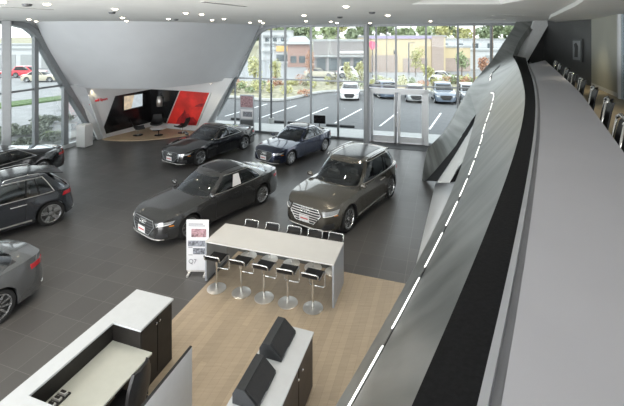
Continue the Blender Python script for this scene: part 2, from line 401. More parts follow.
# double door
dr = thing('door_1', 'white framed double glass door in the rear curtain wall', None); struct(dr)
m = MB(); bar(m, 'B', 3.1, 2.85, 6.2, 2.85, .2, .22); bar(m, 'B', 3.16, 0, 3.16, 2.9, .14, .22); bar(m, 'B', 6.1, 0, 6.1, 2.9, .2, .22); m.build('door_frame', 'door_frame', dr)
m = MB(); bar(m, 'B', 3.04, 0, 3.04, 2.95, .08, .2); m.build('jamb_seal', 'frame_dark', dr)
for a, b in ((3.25, 4.62), (4.66, 6.0)):
    lf = MB(); bar(lf, 'B', a+.07, .02, a+.07, 2.75, .15, .08); bar(lf, 'B', b-.07, .02, b-.07, 2.75, .15, .08); bar(lf, 'B', a, .2, b, .2, .32, .08); bar(lf, 'B', a, 2.7, b, 2.7, .12, .08)
    lo = lf.build('door_leaf', 'door_frame', dr)
    MB().extr([wallpt('B', *p) for p in ((a+.12, .3), (b-.12, .3), (b-.12, 2.66), (a+.12, 2.66))], tuple(nB*.012)).build('pane', 'pane_glass', lo)
    hx = b-.07 if a < 4 else a+.07
    MB().tube([(hx, bw(hx)-.1, .9), (hx, bw(hx)-.1, 1.5)], .018).build('door_handle', 'brushed_steel', lo)
# threshold mat
struct(MB().prism([(3.3, bw(3.3)-1.3), (6.2, bw(6.2)-1.3), (6.2, bw(6.2)-.15), (3.3, bw(3.3)-.15)], 0, .012).build('floor.002', 'black_matte'), 'dark entrance mat inside the double door')
# left window
lwin = thing('window_2', 'slanted left side curtain wall with grey mullions', None); struct(lwin)
nL = Vector((-1, .25, 0)).normalized()
def m_l(Y, z1, w=.12, z0=0): m = MB(); bar(m, 'L', Y, z0, Y, z1, w, .18); return m.build('mullion', 'frame_metal', lwin)
for Y in (-4, -1.6, .8, 3.2, 5.6, 8, 10.4, 12.8, 15.2): m_l(Y, CEIL)
m_l(16.55, CEIL, .1); m_l(18.55, 5.9, .2); m_l(20.15, 3.3, .28)
m = MB(); bar(m, 'L', -6, 3.28, 20.1, 3.28, .09, .14); m.build('transom', 'frame_metal', lwin)
m = MB(); bar(m, 'L', -6, CEIL-.05, 17.9, CEIL-.05, .14, .2); m.build('head_rail', 'frame_metal', lwin)
m = MB(); bar(m, 'L', -6, .1, 22.1, .1, .2, .2); m.build('sill_rail', 'door_frame', lwin)
edgeL = [(22.25, 0), (21.2, 1.55), (20.1, 3.28), (19.35, 4.5), (18.75, 5.55), (18.5, 5.95), (18.1, 6.25), (17.4, CEIL-.04)]
edge_frame('L', edgeL, .28, .34, nL).build('edge_frame', 'frame_metal', lwin)
lys = [-6, -4, -1.6, .8, 3.2, 5.6, 8, 10.4, 12.8, 15.2, 16.55, 18.55]
for a, b in zip(lys[:-1], lys[1:]):
    pane('L', [(a, .2), (b, .2), (b, 3.28), (a, 3.28)], lwin, nL)
    top = [(b, CEIL-.1), (a, CEIL-.1)] if b < 18 else [(b, 5.85), (18.1, 6.2), (17.4, CEIL-.1), (a, CEIL-.1)]
    pane('L', [(a, 3.28), (b, 3.28)]+top, lwin, nL)
pane('L', [(18.55, 3.28), (20.05, 3.28), (18.6, 5.75)], lwin, nL)
pane('L', [(18.55, .2), (22.0, .2), (20.05, 3.28), (18.55, 3.28)], lwin, nL)
MB().extr([wallpt('B', *p) for p in edge[3:]+[(-3.3, CEIL), (-3.9, 5.6)]], tuple(nB*.05)).build('corner_infill', 'white_wall', bwin)
MB().extr([wallpt('L', *p) for p in edgeL[2:]+[(18.9, CEIL), (20.2, 3.6)]], tuple(nL*.05)).build('corner_infill', 'white_wall', lwin)
# columns
struct(MB().cyl((2.95, bw(2.95)-.55, 0), .15, CEIL, 24).build('column', 'column_paint', smooth=True, angle=40), 'round grey column beside the double door')
struct(MB().box((-13.2, 16.85, CEIL/2), (.34, .34, CEIL), rz=radians(38), bev=.03).build('column', 'column_paint'), 'thick grey column by the left window')

# ---- bulkhead over the lounge (concave, leaning)
def lerp(a, b, t): return tuple(a[k]+(b[k]-a[k])*t for k in range(len(a)))
def interp(xs, ys, x):
    if x <= xs[0]: return ys[0]
    for i in range(1, len(xs)):
        if x <= xs[i]: return ys[i-1]+(ys[i]-ys[i-1])*(x-xs[i-1])/(xs[i]-xs[i-1])
    return ys[-1]
topc = [(-13.0, 18.35, CEIL), (-12.1, 17.7, CEIL), (-10.2, 17.2, CEIL), (-8.0, 17.3, CEIL), (-6.1, 18.4, CEIL), (-4.8, 20.0, CEIL), (-3.8, 21.7, CEIL), (-3.1, 23.3, CEIL)]
botc = [(-12.78, 20.15, 3.2), (-12.35, 21.0, 3.0), (-10.7, 20.95, 2.98), (-8.7, 20.95, 2.98), (-7.2, 21.8, 3.02), (-6.0, 22.8, 3.1), (-5.2, 23.5, 3.15), (-4.76, 23.9, 3.17)]
def cspl(P, n):
    out = []; N = len(P)
    for i in range(N-1):
        p0 = Vector(P[max(i-1, 0)]); p1 = Vector(P[i]); p2 = Vector(P[i+1]); p3 = Vector(P[min(i+2, N-1)])
        for k in range(n):
            t = k/n; out.append(tuple(.5*((2*p1)+(p2-p0)*t+(2*p0-5*p1+4*p2-p3)*t*t+(3*p1-p0-3*p2+p3)*t**3)))
    out.append(tuple(P[-1])); return out
tc_, bc_ = cspl(topc, 6), cspl(botc, 6)
rows = []
for k in range(9):
    t = k/8; rows.append([(a[0]+(b[0]-a[0])*t, a[1]+(b[1]-a[1])*t, a[2]+(b[2]-a[2])*t) for a, b in zip(tc_, bc_)])
bh = MB().slab(rows, (-.1, .35, 0))
struct(bh.build('wall_bulkhead', 'white_wall', smooth=True, angle=35), 'white leaning curved bulkhead above the lounge')
# legs of the bulkhead
struct(MB().extr([(-12.72, 20.1, 3.25), (-12.2, 21.0, 3.05), (-11.72, 21.95, 0), (-12.2, 22.2, 0)], (.06, .3, 0)).build('wall_left', 'white_wall'), 'slanted white leg between left window and lounge')
struct(MB().extr([(-5.35, 23.45, 3.2), (-4.76, 23.92, 3.2), (-6.35, 24.3, 0), (-7.0, 24.0, 0)], (.06, .25, 0)).build('wall_back', 'white_wall'), 'slanted white leg between lounge and rear window')
# lounge walls, ceiling and platform
LC = (-10.3, 25.0); LA = (-11.95, 21.8); LB = (-6.05, 23.58)
def wseg(a, b, z0, z1, th, side):
    d = Vector((b[0]-a[0], b[1]-a[1])).normalized(); n = Vector((-d.y, d.x))*th*side
    return MB().prism([a, b, (b[0]+n.x, b[1]+n.y), (a[0]+n.x, a[1]+n.y)], z0, z1)
struct(MB().extr([(*LC, 0), (*LA, 0), (-12.58, 20.58, 3.3), (*LC, 3.3)], (-.13, .07, 0)).build('wall_lounge_left', 'lounge_white'))
struct(MB().extr([(*LC, 0), (-6.7, 23.8, 0), (-4.7, 23.13, 3.3), (*LC, 3.3)], (.05, .14, 0)).build('wall_lounge_right', 'lounge_white'))
struct(MB().prism([(-12.5, 20.9), (-8.7, 20.95), (-4.9, 23.8), (-5.8, 24.4), (-10.2, 25.3)], 3.25, 3.4).build('ceiling.002', 'ceiling_paint'), 'white soffit of the lounge')
pl = [LC]+[(LA[0]+.12, LA[1]+.15)]
for k in range(13):
    t = k/12; a = (-11.6, 21.75); b = (-6.6, 23.5); c = (-8.9, 20.9)
    pl.append(((1-t)**2*a[0]+2*t*(1-t)*c[0]+t*t*b[0], (1-t)**2*a[1]+2*t*(1-t)*c[1]+t*t*b[1]))
struct(MB().prism(pl, 0, .03).build('floor.003', 'lounge_floor'), 'round edged tan timber floor of the lounge')
# black cladding + prints : coordinates along each lounge wall (s = metres from its corner)
dl = Vector((LA[0]-LC[0], LA[1]-LC[1])).normalized(); drr = Vector((LB[0]-LC[0], LB[1]-LC[1])).normalized()
nl_ = Vector((-dl.y, dl.x)); nr_ = Vector((drr.y, -drr.x))       # into the room
def lp(s, z, off=.0): return (LC[0]+dl.x*s+nl_.x*off, LC[1]+dl.y*s+nl_.y*off, z)
def rpt(s, z, off=.0): return (LC[0]+drr.x*s+nr_.x*off, LC[1]+drr.y*s+nr_.y*off, z)
def fwd(fn, poly, off, th): 
    P = [fn(s, z, off) for s, z in poly]; Q = fn(poly[0][0], poly[0][1], off+th); v = tuple(Q[k]-P[0][k] for k in range(3)); return MB().extr(P, v)
struct(fwd(lp, [(.02, .33), (.02, 2.42), (2.55, 2.32), (3.45, .24)], .0, .05).build('trim_1', 'black_gloss'), 'black cladding on the left lounge wall')
struct(fwd(rpt, [(.02, .33), (1.2, .33), (2.2, 2.42), (.02, 2.42)], .0, .05).build('trim_2', 'black_gloss'), 'black cladding on the right lounge wall')
rw = thing('wall_print', 'red parallelogram wall print with dark mountain shapes in the lounge', 'wall print', rpt(1.6, .3, .03))
def rel(o, p): return tuple(p[k]-o.location[k] for k in range(3))
def relmb(mb, o): mb.v = [rel(o, p) for p in mb.v]; return mb
relmb(fwd(rpt, [(1.27, .34), (3.38, .34), (4.34, 2.38), (2.26, 2.42)], .0, .07), rw).build('print_panel', 'red_print', rw)
hill = [(1.95, .36), (3.36, .36), (3.46, .6), (3.2, .85), (3.0, .8), (2.85, 1.05), (2.7, 1.0), (2.6, 1.3), (2.5, 1.1), (2.35, .95), (2.1, .7)]
relmb(fwd(rpt, hill, .071, .004), rw).build('mountain_shape', 'red_dark', rw)
relmb(fwd(rpt, [(3.3, 1.5), (3.9, 1.52), (4.05, 1.75), (3.6, 1.68)], .071, .004), rw).build('cloud_shape', 'red_dark', rw)
relmb(fwd(rpt, [(4.36, 2.4), (4.46, 2.4), (3.48, .3), (3.4, .3)], .0, .09), rw).build('metal_edge', 'brushed_steel', rw)
relmb(fwd(rpt, [(2.2, 2.42), (2.26, 2.42), (1.27, .33), (1.2, .33)], .0, .09), rw).build('metal_edge', 'brushed_steel', rw)
tv = thing('wall_screen', 'wide lit display screen on the black left lounge wall', 'screen', lp(1.3, 1.9, .05))
relmb(fwd(lp, [(.70, 1.42), (.70, 2.28), (2.10, 2.28), (2.10, 1.36)], .05, .05), tv).build('screen_housing', 'black', tv)
relmb(fwd(lp, [(.76, 1.48), (.76, 2.23), (1.35, 2.23), (1.55, 1.45)], .101, .006), tv).build('screen_image', 'screen_cool', tv)
relmb(fwd(lp, [(1.352, 2.23), (2.04, 2.23), (2.04, 1.42), (1.552, 1.45)], .101, .006), tv).build('screen_image', 'screen_warm', tv)
ml = thing('wall_lamp', 'small silver cup shaped lamp on black lounge wall', 'lamp', rpt(.75, 1.7, .12))
MB().lathe([(.03, .34), (.16, .3), (.2, 0), (.17, -.32), (.15, -.32)], n=16).build('lamp_shade', 'brushed_steel', ml, smooth=True)
MB().tube([(0, 0, .34), (0, 0, .52), (.0, .1, .52)], .02).build('lamp_arm', 'black', ml)
# red wall sign with the red lozenge
sg = thing('wall_sign', 'small red lettered sign on white left lounge wall', 'sign', lp(3.5, 2.2, .02))
ang = atan2(-dl.y, -dl.x)
ang_sign = ang
text_obj('lettering', 'Audi Sport', .2, 'sign_red', sg, tuple(nl_[k]*.01*1 if k < 2 else .03 for k in range(3)), (pi/2, 0, ang_sign), .01, .006)
MB().extr([(-.0, 0, -.16), (.12, 0, -.16), (.2, 0, .16), (.08, 0, .16)], (0, -.02, 0)).xf(Matrix.Rotation(ang_sign, 4, 'Z') @ Matrix.Translation((-.66, 0, 0))).build('lozenge', 'sign_red', sg)

# ---- mezzanine: slab, walls, ribbon parapet
tt = Vector((.515, .857)); rr_ = Vector((.857, -.515))
def al(a, lat, z): return (tt.x*a+rr_.x*lat, tt.y*a+rr_.y*lat, z)
CLF = (1.86854918e-04, -9.87951555e-03, 7.14386920e-02, -3.69767250e-01)
def latT(a):
    if a < 1: a0 = 1.0; return ((CLF[0]*a0+CLF[1])*a0+CLF[2])*a0+CLF[3]
    return ((CLF[0]*a+CLF[1])*a+CLF[2])*a+CLF[3]
def zT(a): return interp([0, 7.48, 9.06, 10.99, 13.85, 17.51], [4.72, 4.74, 4.76, 4.78, 4.85, 5.0], a)
def rib(a, z, off=0): return al(a, latT(a)-.60*(zT(a)-z)-off*.857, z-off*.3)
ZB = 2.55
rows = []
aa = [-2.5+k*.5 for k in range(22)]                     # up to a = 8.0
def col(A, B, n=6): return [lerp(A, B, k/n) for k in range(n+1)]
def bottom_a(a): return a
for a in aa:
    # lower edge runs ahead of the top edge as it approaches the leg
    sh = interp([0, 3, 8], [0, .3, 2.5], a)
    T = rib(a, zT(a)); B = rib(a+sh, ZB)
    rows.append(col(T, B))
def onray(px, py, Y): return ((px-312)/390*Y, Y, 5.7-(py-38)/390*Y)
O = {'o1': (7.63, 16.55, 4.75), 'o2': (7.0, 16.42, 4.1), 'o3': (6.53, 16.3, 3.57), 'o4': (5.97, 16.2, 2.63), 'o5': (5.48, 16.05, 1.91), 'o6': (4.94, 15.95, 1.4), 'o7': (4.69, 15.85, 1.19), 'o8': (4.41, 15.65, 0), 'top': (9.06, 17.5, 6.21)}
S1 = (6.12, 14.54, 2.87)
pairs = [((5.2, 9.7, 4.78), (4.95, 12.15, 2.68)), ((6.47, 12.28, 4.85), S1), ((7.25, 13.9, 4.92), O['o3']), ((8.04, 15.6, 5.0), O['o2']), ((8.62, 16.2, 5.6), O['o1']), ((9.38, 16.75, 6.25), O['top']), ((9.55, 16.9, CEIL-.02), (9.2, 17.6, CEIL-.02))]
def lin(P, n): return [lerp(P[i], P[i+1], k/n) for i in range(len(P)-1) for k in range(n)]+[tuple(P[-1])]
pt, pb = cspl([rows[-1][0]]+[p[0] for p in pairs], 4), lin([rows[-1][-1]]+[p[1] for p in pairs], 4)
for a, b in list(zip(pt, pb))[1:]: rows.append(col(a, b))
par = MB().slab(rows, (.11, -.06, -.12))
struct(par.build('wall_parapet', 'ribbon_metal', smooth=True, angle=30), 'leaning grey metal parapet of the mezzanine')
# outer leg sheet
legL = [O['o3'], O['o4'], O['o5'], O['o6'], O['o7'], (4.5, 15.72, .5), O['o8']]
legR = [S1, (5.75, 14.6, 2.3), (5.42, 14.72, 1.62), (5.1, 14.85, 1.0), (4.85, 14.95, .5), (4.72, 15.05, .25), (4.5, 15.5, 0)]
rows = [col(a, b, 5) for a, b in zip(cspl(legL, 3), cspl(legR, 3))]
struct(MB().slab(rows, (.03, .11, -.03)).build('wall_parapet.001', 'ribbon_metal', smooth=True, angle=30), 'flared foot of the leaning parapet at the floor')
# middle sheet between the two dark slots
rows = [col(a, b, 4) for a, b in zip([(6.05, 14.3, 2.72), (4.9, 13.5, 1.55), (4.15, 12.95, .9)], [(4.05, 10.25, 2.55), (3.75, 10.1, 2.3), (3.55, 10.05, 1.97)])]
struct(MB().slab(rows, (.035, .09, -.02)).build('wall_parapet.002', 'ribbon_white', smooth=True, angle=30), 'pale inner blade between the dark slots of the parapet')
# lower leaning wall under the mezzanine, floor to slab
rows = []
for k in range(15):
    s = k/14*20; x, y = 4.9-.375*s, 15.45-.927*s
    rows.append([(x+.927*.6*z, y-.375*.6*z, z) for z in (0, 1, 2, 3, 3.7)])
struct(MB().slab(rows, (.15, -.06, 0)).build('wall_right', 'white_wall', smooth=True, angle=30), 'leaning white wall under the mezzanine')
struct(MB().extr([(8.72, 17.12, 4.75), (9.0, 17.12, 4.06), (9.3, 17.12, 4.06), (10.2, 17.12, CEIL), (9.75, 17.12, CEIL)], (0, .1, 0)).build('trim_3', 'black_band'), 'black sheet as shade in the gap behind the fold at the far end of the mezzanine')  # black backing added so the open gap reads as dark
struct(MB().extr([(9.3, 17.14, 4.06), (10.6, 17.14, 4.06), (10.6, 17.14, CEIL), (10.2, 17.14, CEIL)], (0, .1, 0)).build('wall_mezzanine_end', 'dark_wall'), 'dark end wall of the mezzanine')
ML = [(6.05, 14.3, 2.72), (4.9, 13.5, 1.55), (4.15, 12.95, .9)]
rows = [col(a, b, 3) for a, b in zip(cspl([legR[0], legR[2], legR[6]], 4), cspl(ML, 4))]
struct(MB().slab([[(p[0]+.035, p[1]+.10, p[2]) for p in r] for r in rows], (.03, .08, 0)).build('trim_4', 'black_band'), 'black sheet as shade in the gap between foot and inner blade of the parapet')  # shadow gap between the sheets, painted as a black strip
struct(MB().extr([(4.0, 10.15, 2.55), (3.56, 10.08, 1.96), (3.85, 10.35, 1.9), (4.35, 10.6, 2.6)], (.03, .06, 0)).build('trim_7', 'black_band'), 'black wedge as shade in the gap between inner blade and parapet')  # dark of the second shadow gap, put in as a black piece
# mezzanine slab, kept inside the ribbon
def slabpoly(off, a1=17.5):
    L = [al(a, latT(a)+off, 0)[:2] for a in [-2.5+k for k in range(20)]]
    return L+[(9.9, 17.2), (11.6, 17.8), (14, 18), (14, -7), (1.5, -7)]
struct(MB().prism(slabpoly(.10), 3.72, 4.05).build('floor.004', 'oak_upper'), 'light timber floor of the mezzanine')
# black band between parapet and counter
lipc = [(0.000270*y**3+-0.010734*y**2+0.664265*y+-0.220737, y) for y in (-2.4, -.6, .95, 2.1, 3.3, 4.5, 6, 7.5, 9, 10.5, 12, 13.5, 14.7, 15.75)]
lip = cspl([(x, y, 0) for x, y in lipc], 4)
def offc(P, o):
    out = []
    for i in range(len(P)):
        a = Vector(P[max(i-1, 0)][:2]); b = Vector(P[min(i+1, len(P)-1)][:2]); d = (b-a).normalized(); out.append((P[i][0]+d.y*o, P[i][1]-d.x*o))
    return out
rows = []
for p in lip:
    a = p[0]*tt.x+p[1]*tt.y; T = al(a, latT(a), zT(a)); rows.append([T, (p[0], p[1], 4.74 if a < 14 else interp([14, 18], [4.74, 4.9], a))])
struct(MB().slab(rows, (0, 0, -.1)).build('trim_5', 'black_band', smooth=True, angle=30), 'wide black band along the top of the parapet')
# ribbon behind notch : white folded blade
struct(MB().extr([(8.07, 16.25, 4.06), (9.54, 16.75, CEIL), (10.26, 16.75, CEIL), (8.47, 16.05, 4.06)], (.05, .3, 0)).build('wall_blade', 'ribbon_white'), 'pale leaning blade at the far end of the mezzanine')
# mezzanine walls
struct(MB().prism([(9.62, 13.4), (10.35, 18.4), (10.5, 18.4), (9.77, 13.4)], 4.05, CEIL).build('wall_mezzanine_far', 'dark_wall'), 'dark grey wall with a small picture')
struct(MB().prism([(9.6, 13.4), (8.45, 10.75), (8.6, 10.68), (9.77, 13.35)], 4.05, CEIL).build('wall_mezzanine', 'beige_wall'), 'pale wall washed by a downlight')
dj = MB().box((8.40, 10.62, (4.05+CEIL)/2), (.13, .13, CEIL-4.05), rz=radians(-24)); struct(dj.build('trim_6', 'door_frame'), 'white jamb of the glass partition')
struct(MB().prism([(8.36, 10.55), (4.6, 2.0), (4.62, 1.99), (8.38, 10.54)], 4.05, CEIL).build('window_3', 'upper_glass'), 'glass partition beside the mezzanine')
struct(MB().prism([(12.0, -7), (12.15, -7), (12.15, 14), (12.0, 14)], 4.05, CEIL).build('wall_mezzanine_room', 'beige_wall'))
bb = MB().prism([(9.58, 13.38), (8.47, 10.8), (8.49, 10.79), (9.6, 13.37)], 4.05, 4.17); struct(bb.build('baseboard_mezzanine', 'door_frame'))
pf = thing('framed_picture', 'small dark framed picture on dark mezzanine wall', 'picture', (9.73, 14.25, 5.25), rz=radians(-8.3))
MB().box((-.03, 0, 0), (.05, .62, .82)).build('picture_frame', 'frame_dark', pf)
MB().box((-.06, 0, 0), (.012, .5, .7)).build('mat_board', 'frame_metal', pf)
MB().extr([(-.07, -.1, -.25), (-.07, .12, -.25), (-.07, .1, .05), (-.07, .15, .22), (-.07, 0, .28), (-.07, -.12, .15)], (-.006, 0, 0)).build('picture_image', 'black', pf)

# ---- mezzanine counter (worktop on a plinth with a raised lip)
ct = thing('mezzanine_counter', 'long curved grey counter top running beside the black band', 'counter', (0, 0, 4.05))
def zsh(mb): mb.v = [(p[0], p[1], p[2]-4.05) for p in mb.v]; return mb
rgt = cspl([(-.2, -2.2, 0), (.75, .2, 0), (1.6, 1.62, 0), (2.0, 2.3, 0), (2.49, 3.13, 0), (3.31, 4.53, 0), (4.48, 6.54, 0), (5.6, 8.62, 0), (6.86, 10.97, 0), (8.1, 13.3, 0), (9.2, 15.35, 0), (9.4, 15.75, 0)], 4)
o0, o1, o2 = offc(lip, 0), offc(lip, .022), offc(lip, .05)
zsh(MB().slab([[(a[0], a[1], 4.80), (b[0], b[1], 4.80)] for a, b in zip(o0, o1)], (0, 0, -.12))).build('edge_lip', 'counter_lip', ct, smooth=True, angle=30)
zsh(MB().slab([[(a[0], a[1], 4.775), (b[0], b[1], 4.775)] for a, b in zip(o1, o2)], (0, 0, -.06))).build('shadow_gap', 'counter_gap', ct)
N = min(len(o2), len(rgt)); 
zsh(MB().slab([col((a[0], a[1], 4.8), (b[0], b[1], 4.8), 4) for a, b in zip(o2, rgt)], (0, 0, -.045))).build('worktop', 'counter_grey', ct, smooth=True, angle=30)
pin = offc(lip, .12)
zsh(MB().slab([[(p[0], p[1], 4.74), (p[0], p[1], 4.05)] for p in pin], (.05, -.03, 0))).build('plinth', 'dark_wall', ct, smooth=True, angle=30)

# ---- LED slot in the parapet
ledc = [(-1.3, 3.47), (0, 3.47), (2.11, 3.48), (3.0, 3.42), (3.88, 3.38), (4.86, 3.37), (5.77, 3.37), (6.73, 3.37), (7.92, 3.38), (8.87, 3.40)]
def ribpos(a, z, off=.012):
    p = rib(a, z); return Vector((p[0]-.857*off*.9, p[1]+.515*off*.9, p[2]-off*.4))
led = thing('light_strip', 'broken line of white light recessed along the parapet', 'light strip')
path = []
for i in range(len(ledc)-1):
    for k in range(6): path.append(ribpos(*lerp(ledc[i], ledc[i+1], k/6)))
path.append(ribpos(*ledc[-1]))
FAR = [(4.22, 9.6, 3.42), (4.62, 10.3, 3.49), (5.04, 10.98, 3.6), (5.55, 12.0, 3.72), (6.0, 12.95, 3.8), (6.42, 13.95, 3.76)]
path += [Vector(p) for p in FAR]
# =========================================== helper: put a point on the real parapet surface
from mathutils.bvhtree import BVHTree
BV = BVHTree.FromPolygons(par.v, par.f)
def snap(p, off=.012):
    h = BV.ray_cast(Vector(p)+Vector((-1.2, .72, -.5)), Vector((1.2, -.72, .5)).normalized(), 4)
    if h[0] is None: return Vector(p)
    return h[0]+Vector((-.85, .45, -.4)).normalized()*off
def strip(pts, w0, w1, off, th):
    rows = []
    for p in pts:
        q = snap(p, off); up = Vector((.45, -.27, .85)).normalized(); rows.append([tuple(q+up*w1), tuple(q+up*w0)])
    return MB().slab(rows, (.857*-th, .515*th, 0))
def resample(P, n):
    L = [0]
    for a, b in zip(P[:-1], P[1:]): L.append(L[-1]+(b-a).length)
    out = []
    for k in range(n+1):
        s = L[-1]*k/n
        for i in range(1, len(P)):
            if s <= L[i]+1e-9: t = (s-L[i-1])/max(1e-9, L[i]-L[i-1]); out.append(P[i-1].lerp(P[i], t)); break
    return out
NS = 16
RP = resample(path, NS*8)
strip(RP, -.036, .036, .004, .004).build('channel', 'black', led)
for s in range(NS):
    seg = RP[s*8:(s+1)*8+1]
    seg = [seg[0].lerp(seg[1], .9)]+seg[1:8]
    strip(seg, -.014, .014, .012, .01).build('lit_segment', 'led', led)
seg = [Vector((6.55, 14.8, 4.05)), Vector((6.75, 15.3, 4.22)), Vector((6.9, 15.8, 4.36))]
strip(resample(seg, 6), -.05, .06, .006, .006).build('channel', 'black', led)
for k in (0, 2, 4): strip(resample(seg, 6)[k:k+2], -.03, .03, .014, .01).build('lit_segment', 'led', led)

#@@CEILING
# ---- downlights
dl_px = [(2.4, 1.2), (47, 3.6), (29, 19), (36, 21), (115, 8.4), (122.6, 17.3), (126.4, 20.6), (168.5, 18.5), (185.6, 12.5), (201.7, 14), (212, 19.7), (224, 18.5), (250, 22.2), (260, 20.7), (263, 22.6), (346, 6), (304, 15), (306, 20.8), (331, 21.2), (337, 22.6), (388, 15), (430.5, 20.8), (370, 22.8)]
def ceilpt(px, py): Y = 390*.75/(38-py); return ((px-312)/390*Y, Y, CEIL)
D0 = None
for i, (px, py) in enumerate(dl_px):
    x, y, z = ceilpt(px, py)
    big = i in (0, 15)
    if D0 is None:
        D0 = thing('downlight', '', 'ceiling light', (x, y, z))
        MB().lathe([(.07, -.006), (.10, -.012), (.115, -.004), (.115, 0), (.07, 0)], n=16).build('trim_ring', 'lamp_trim', D0)
        MB().lathe([(0, -.045), (.04, -.04), (.065, -.02), (.07, 0)], n=14).build('bulb', 'lamp_glow', D0)
        d = D0
    else: d = dup(D0, (x, y, z), 0, '')
    d['label'] = 'small round recessed warm downlight in the grey ceiling'; d['group'] = 'recessed ceiling downlights'
# linear diffusers and small devices
def vent(name, px0, py0, px1, py1, w, label):
    a, b = Vector(ceilpt(px0, py0)), Vector(ceilpt(px1, py1)); c = (a+b)/2; d = b-a
    t = thing(name, label, 'vent', tuple(c), atan2(d.y, d.x))
    MB().box((0, 0, -.006), (d.length, w, .012)).build('vent_frame', 'lamp_trim', t); MB().box((0, 0, -.014), (d.length*.97, w*.6, .006)).build('vent_slot', 'frame_dark', t)
vent('slot_diffuser', 202, 1.4, 246, 6.2, .12, 'long dark linear air slot in ceiling above the lounge wall')
vent('slot_diffuser', 1, 6.2, 54, 9.2, .10, 'long dark linear air slot in ceiling at far left')
vent('ceiling_vent', 494, 15.2, 521, 15.4, .3, 'grey ceiling grille above the end of the parapet, nearer of two')
vent('ceiling_vent', 483, 19.6, 504, 19.6, .3, 'grey ceiling grille above the right rear window, farther of two')
for px, py, lab in ((176, 19.2, 'dark round ceiling speaker over the lounge bulkhead'), (372, 12, 'dark ceiling sensor above the round column'), (27, 4, 'dark ceiling sensor near the left air slot'), (112, 12, 'dark ceiling sensor between two downlights'), (340, 16.8, 'small dark ceiling sensor in front of rear window')):
    tag(MB().lathe([(.02, -.06), (.08, -.05), (.1, 0)], n=12).build('ceiling_sensor', 'frame_dark', loc=ceilpt(px, py)), lab, 'sensor')
for (x, y, lab) in ((-12.0, 21.4, 'left spotlight washing the leg of the bulkhead'), (-6.0, 23.1, 'right spotlight washing the leg of the bulkhead')):
    t = thing('spotlight', lab, 'spotlight', (x, y, 3.02)); MB().cyl((0, 0, -.02), .06, .05, 12).build('lamp_body', 'lamp_trim', t); MB().cyl((0, 0, -.03), .045, .01, 12).build('bulb', 'lamp_glow', t)
    l = bpy.data.lights.new('spot_light', 'SPOT'); l.energy = 14; l.spot_size = radians(75); l.color = (1, .85, .6); l.shadow_soft_size = .05
    o = bpy.data.objects.new('spot_light', l); COL.objects.link(o); o.parent = t; o.location = (0, 0, -.06)
def ceil_lamp(x, y, z, e, size=1.6, c=(1, .9, .75), tgt=(0, 0, -1)):
    l = bpy.data.lights.new('lamp_beam', 'SPOT'); l.energy = e; l.spot_size = size; l.spot_blend = .8; l.color = c; l.shadow_soft_size = .12
    o = bpy.data.objects.new('lamp_beam', l); COL.objects.link(o); o.location = (x, y, z); o.rotation_euler = Vector(tgt).to_track_quat('-Z', 'Y').to_euler()
for px, py in ((2.4, 1.2), (47, 3.6), (115, 8.4), (185.6, 12.5), (346, 6), (304, 15), (388, 15)):
    x, y, z = ceilpt(px, py); ceil_lamp(x, y, z-.05, 120)
for x, y in ((-3, 4), (-7, 4), (-3, 7.5), (.5, 8)): ceil_lamp(x, y, CEIL-.05, 120)
ceil_lamp(7.9, 12.0, CEIL-.15, 45, 1.3, (1, .88, .62), (.35, .25, -1)); ceil_lamp(6.3, 8.2, CEIL-.15, 45, 1.6, (1, .9, .7))
#@@FURNITURE
# ================================================================= FURNITURE
# --- high table
ta = atan2(-.303, .953)
tb = thing('high_table', 'long white counter height table with solid end panels', 'table', (-.885, 9.125, 0), ta)
MB().box((0, 0, .915), (3.12, .94, .03), bev=.004).build('tabletop', 'table_white', tb)
for sx in (-1, 1): MB().box((sx*1.54, 0, .45), (.04, .92, .90)).build('end_panel', 'table_side', tb)
MB().box((0, .0, .86), (3.0, .05, .08)).build('rail', 'table_side', tb)
# --- stools
def stool(loc, rz, label):
    s = thing('bar_stool', label, 'stool', loc, rz, None)
    MB().lathe([(.215, 0), (.215, .008), (.2, .014), (.03, .02), (.03, .02)], n=32).build('base', 'brushed_steel', s, smooth=True, angle=30)
    MB().cyl((0, 0, .016), .024, .66, 14).build('column', 'chrome', s, smooth=True, angle=40)
    # seat pad: faces +y (towards the table), low curved back at -y
    prof = [(.19, .70), (.10, .712), (-.06, .705), (-.15, .715), (-.185, .75), (-.2, .80)]
    rows = [[(x, y, z+.012) for x in (-.17, -.085, 0, .085, .17)] for y, z in prof]
    MB().slab(rows, (0, 0, -.03)).build('seat', 'leather', s, smooth=True, angle=40)
    fr = []
    side = [(.2, .69), (.10, .70), (-.06, .692), (-.155, .70), (-.198, .745), (-.218, .82)]
    pts = [(-.185, y, z) for y, z in side]+[(-.15, -.222, .835), (.15, -.222, .835)]+[(.185, y, z) for y, z in reversed(side)]
    pts += [(.185, .235, .64), (.18, .25, .35), (.15, .255, .31), (-.15, .255, .31), (-.18, .25, .35), (-.185, .235, .64)]
    MB().tube(pts, .0155, 8, closed=True).build('frame', 'chrome', s, smooth=True)
    return s
near = [(-2.17, 8.87), (-1.58, 8.72), (-1.05, 8.55), (-.52, 8.39), (.02, 8.23)]
far = [(-1.66, 10.2), (-1.09, 10.03), (-.52, 9.85), (.025, 9.68), (.53, 9.5)]
S0 = None
ordn = ['leftmost', 'second from left', 'middle', 'fourth from left', 'rightmost']
for i, (x, y) in enumerate(near):
    lab = 'black seated chrome bar stool, %s on the near side of the table' % ordn[i]
    if S0 is None: S0 = stool((x, y, .006), ta, lab); S0['group'] = 'bar stools on the near side of the table'
    else: dup(S0, (x, y, .006), ta+random.uniform(-.06, .06), lab)
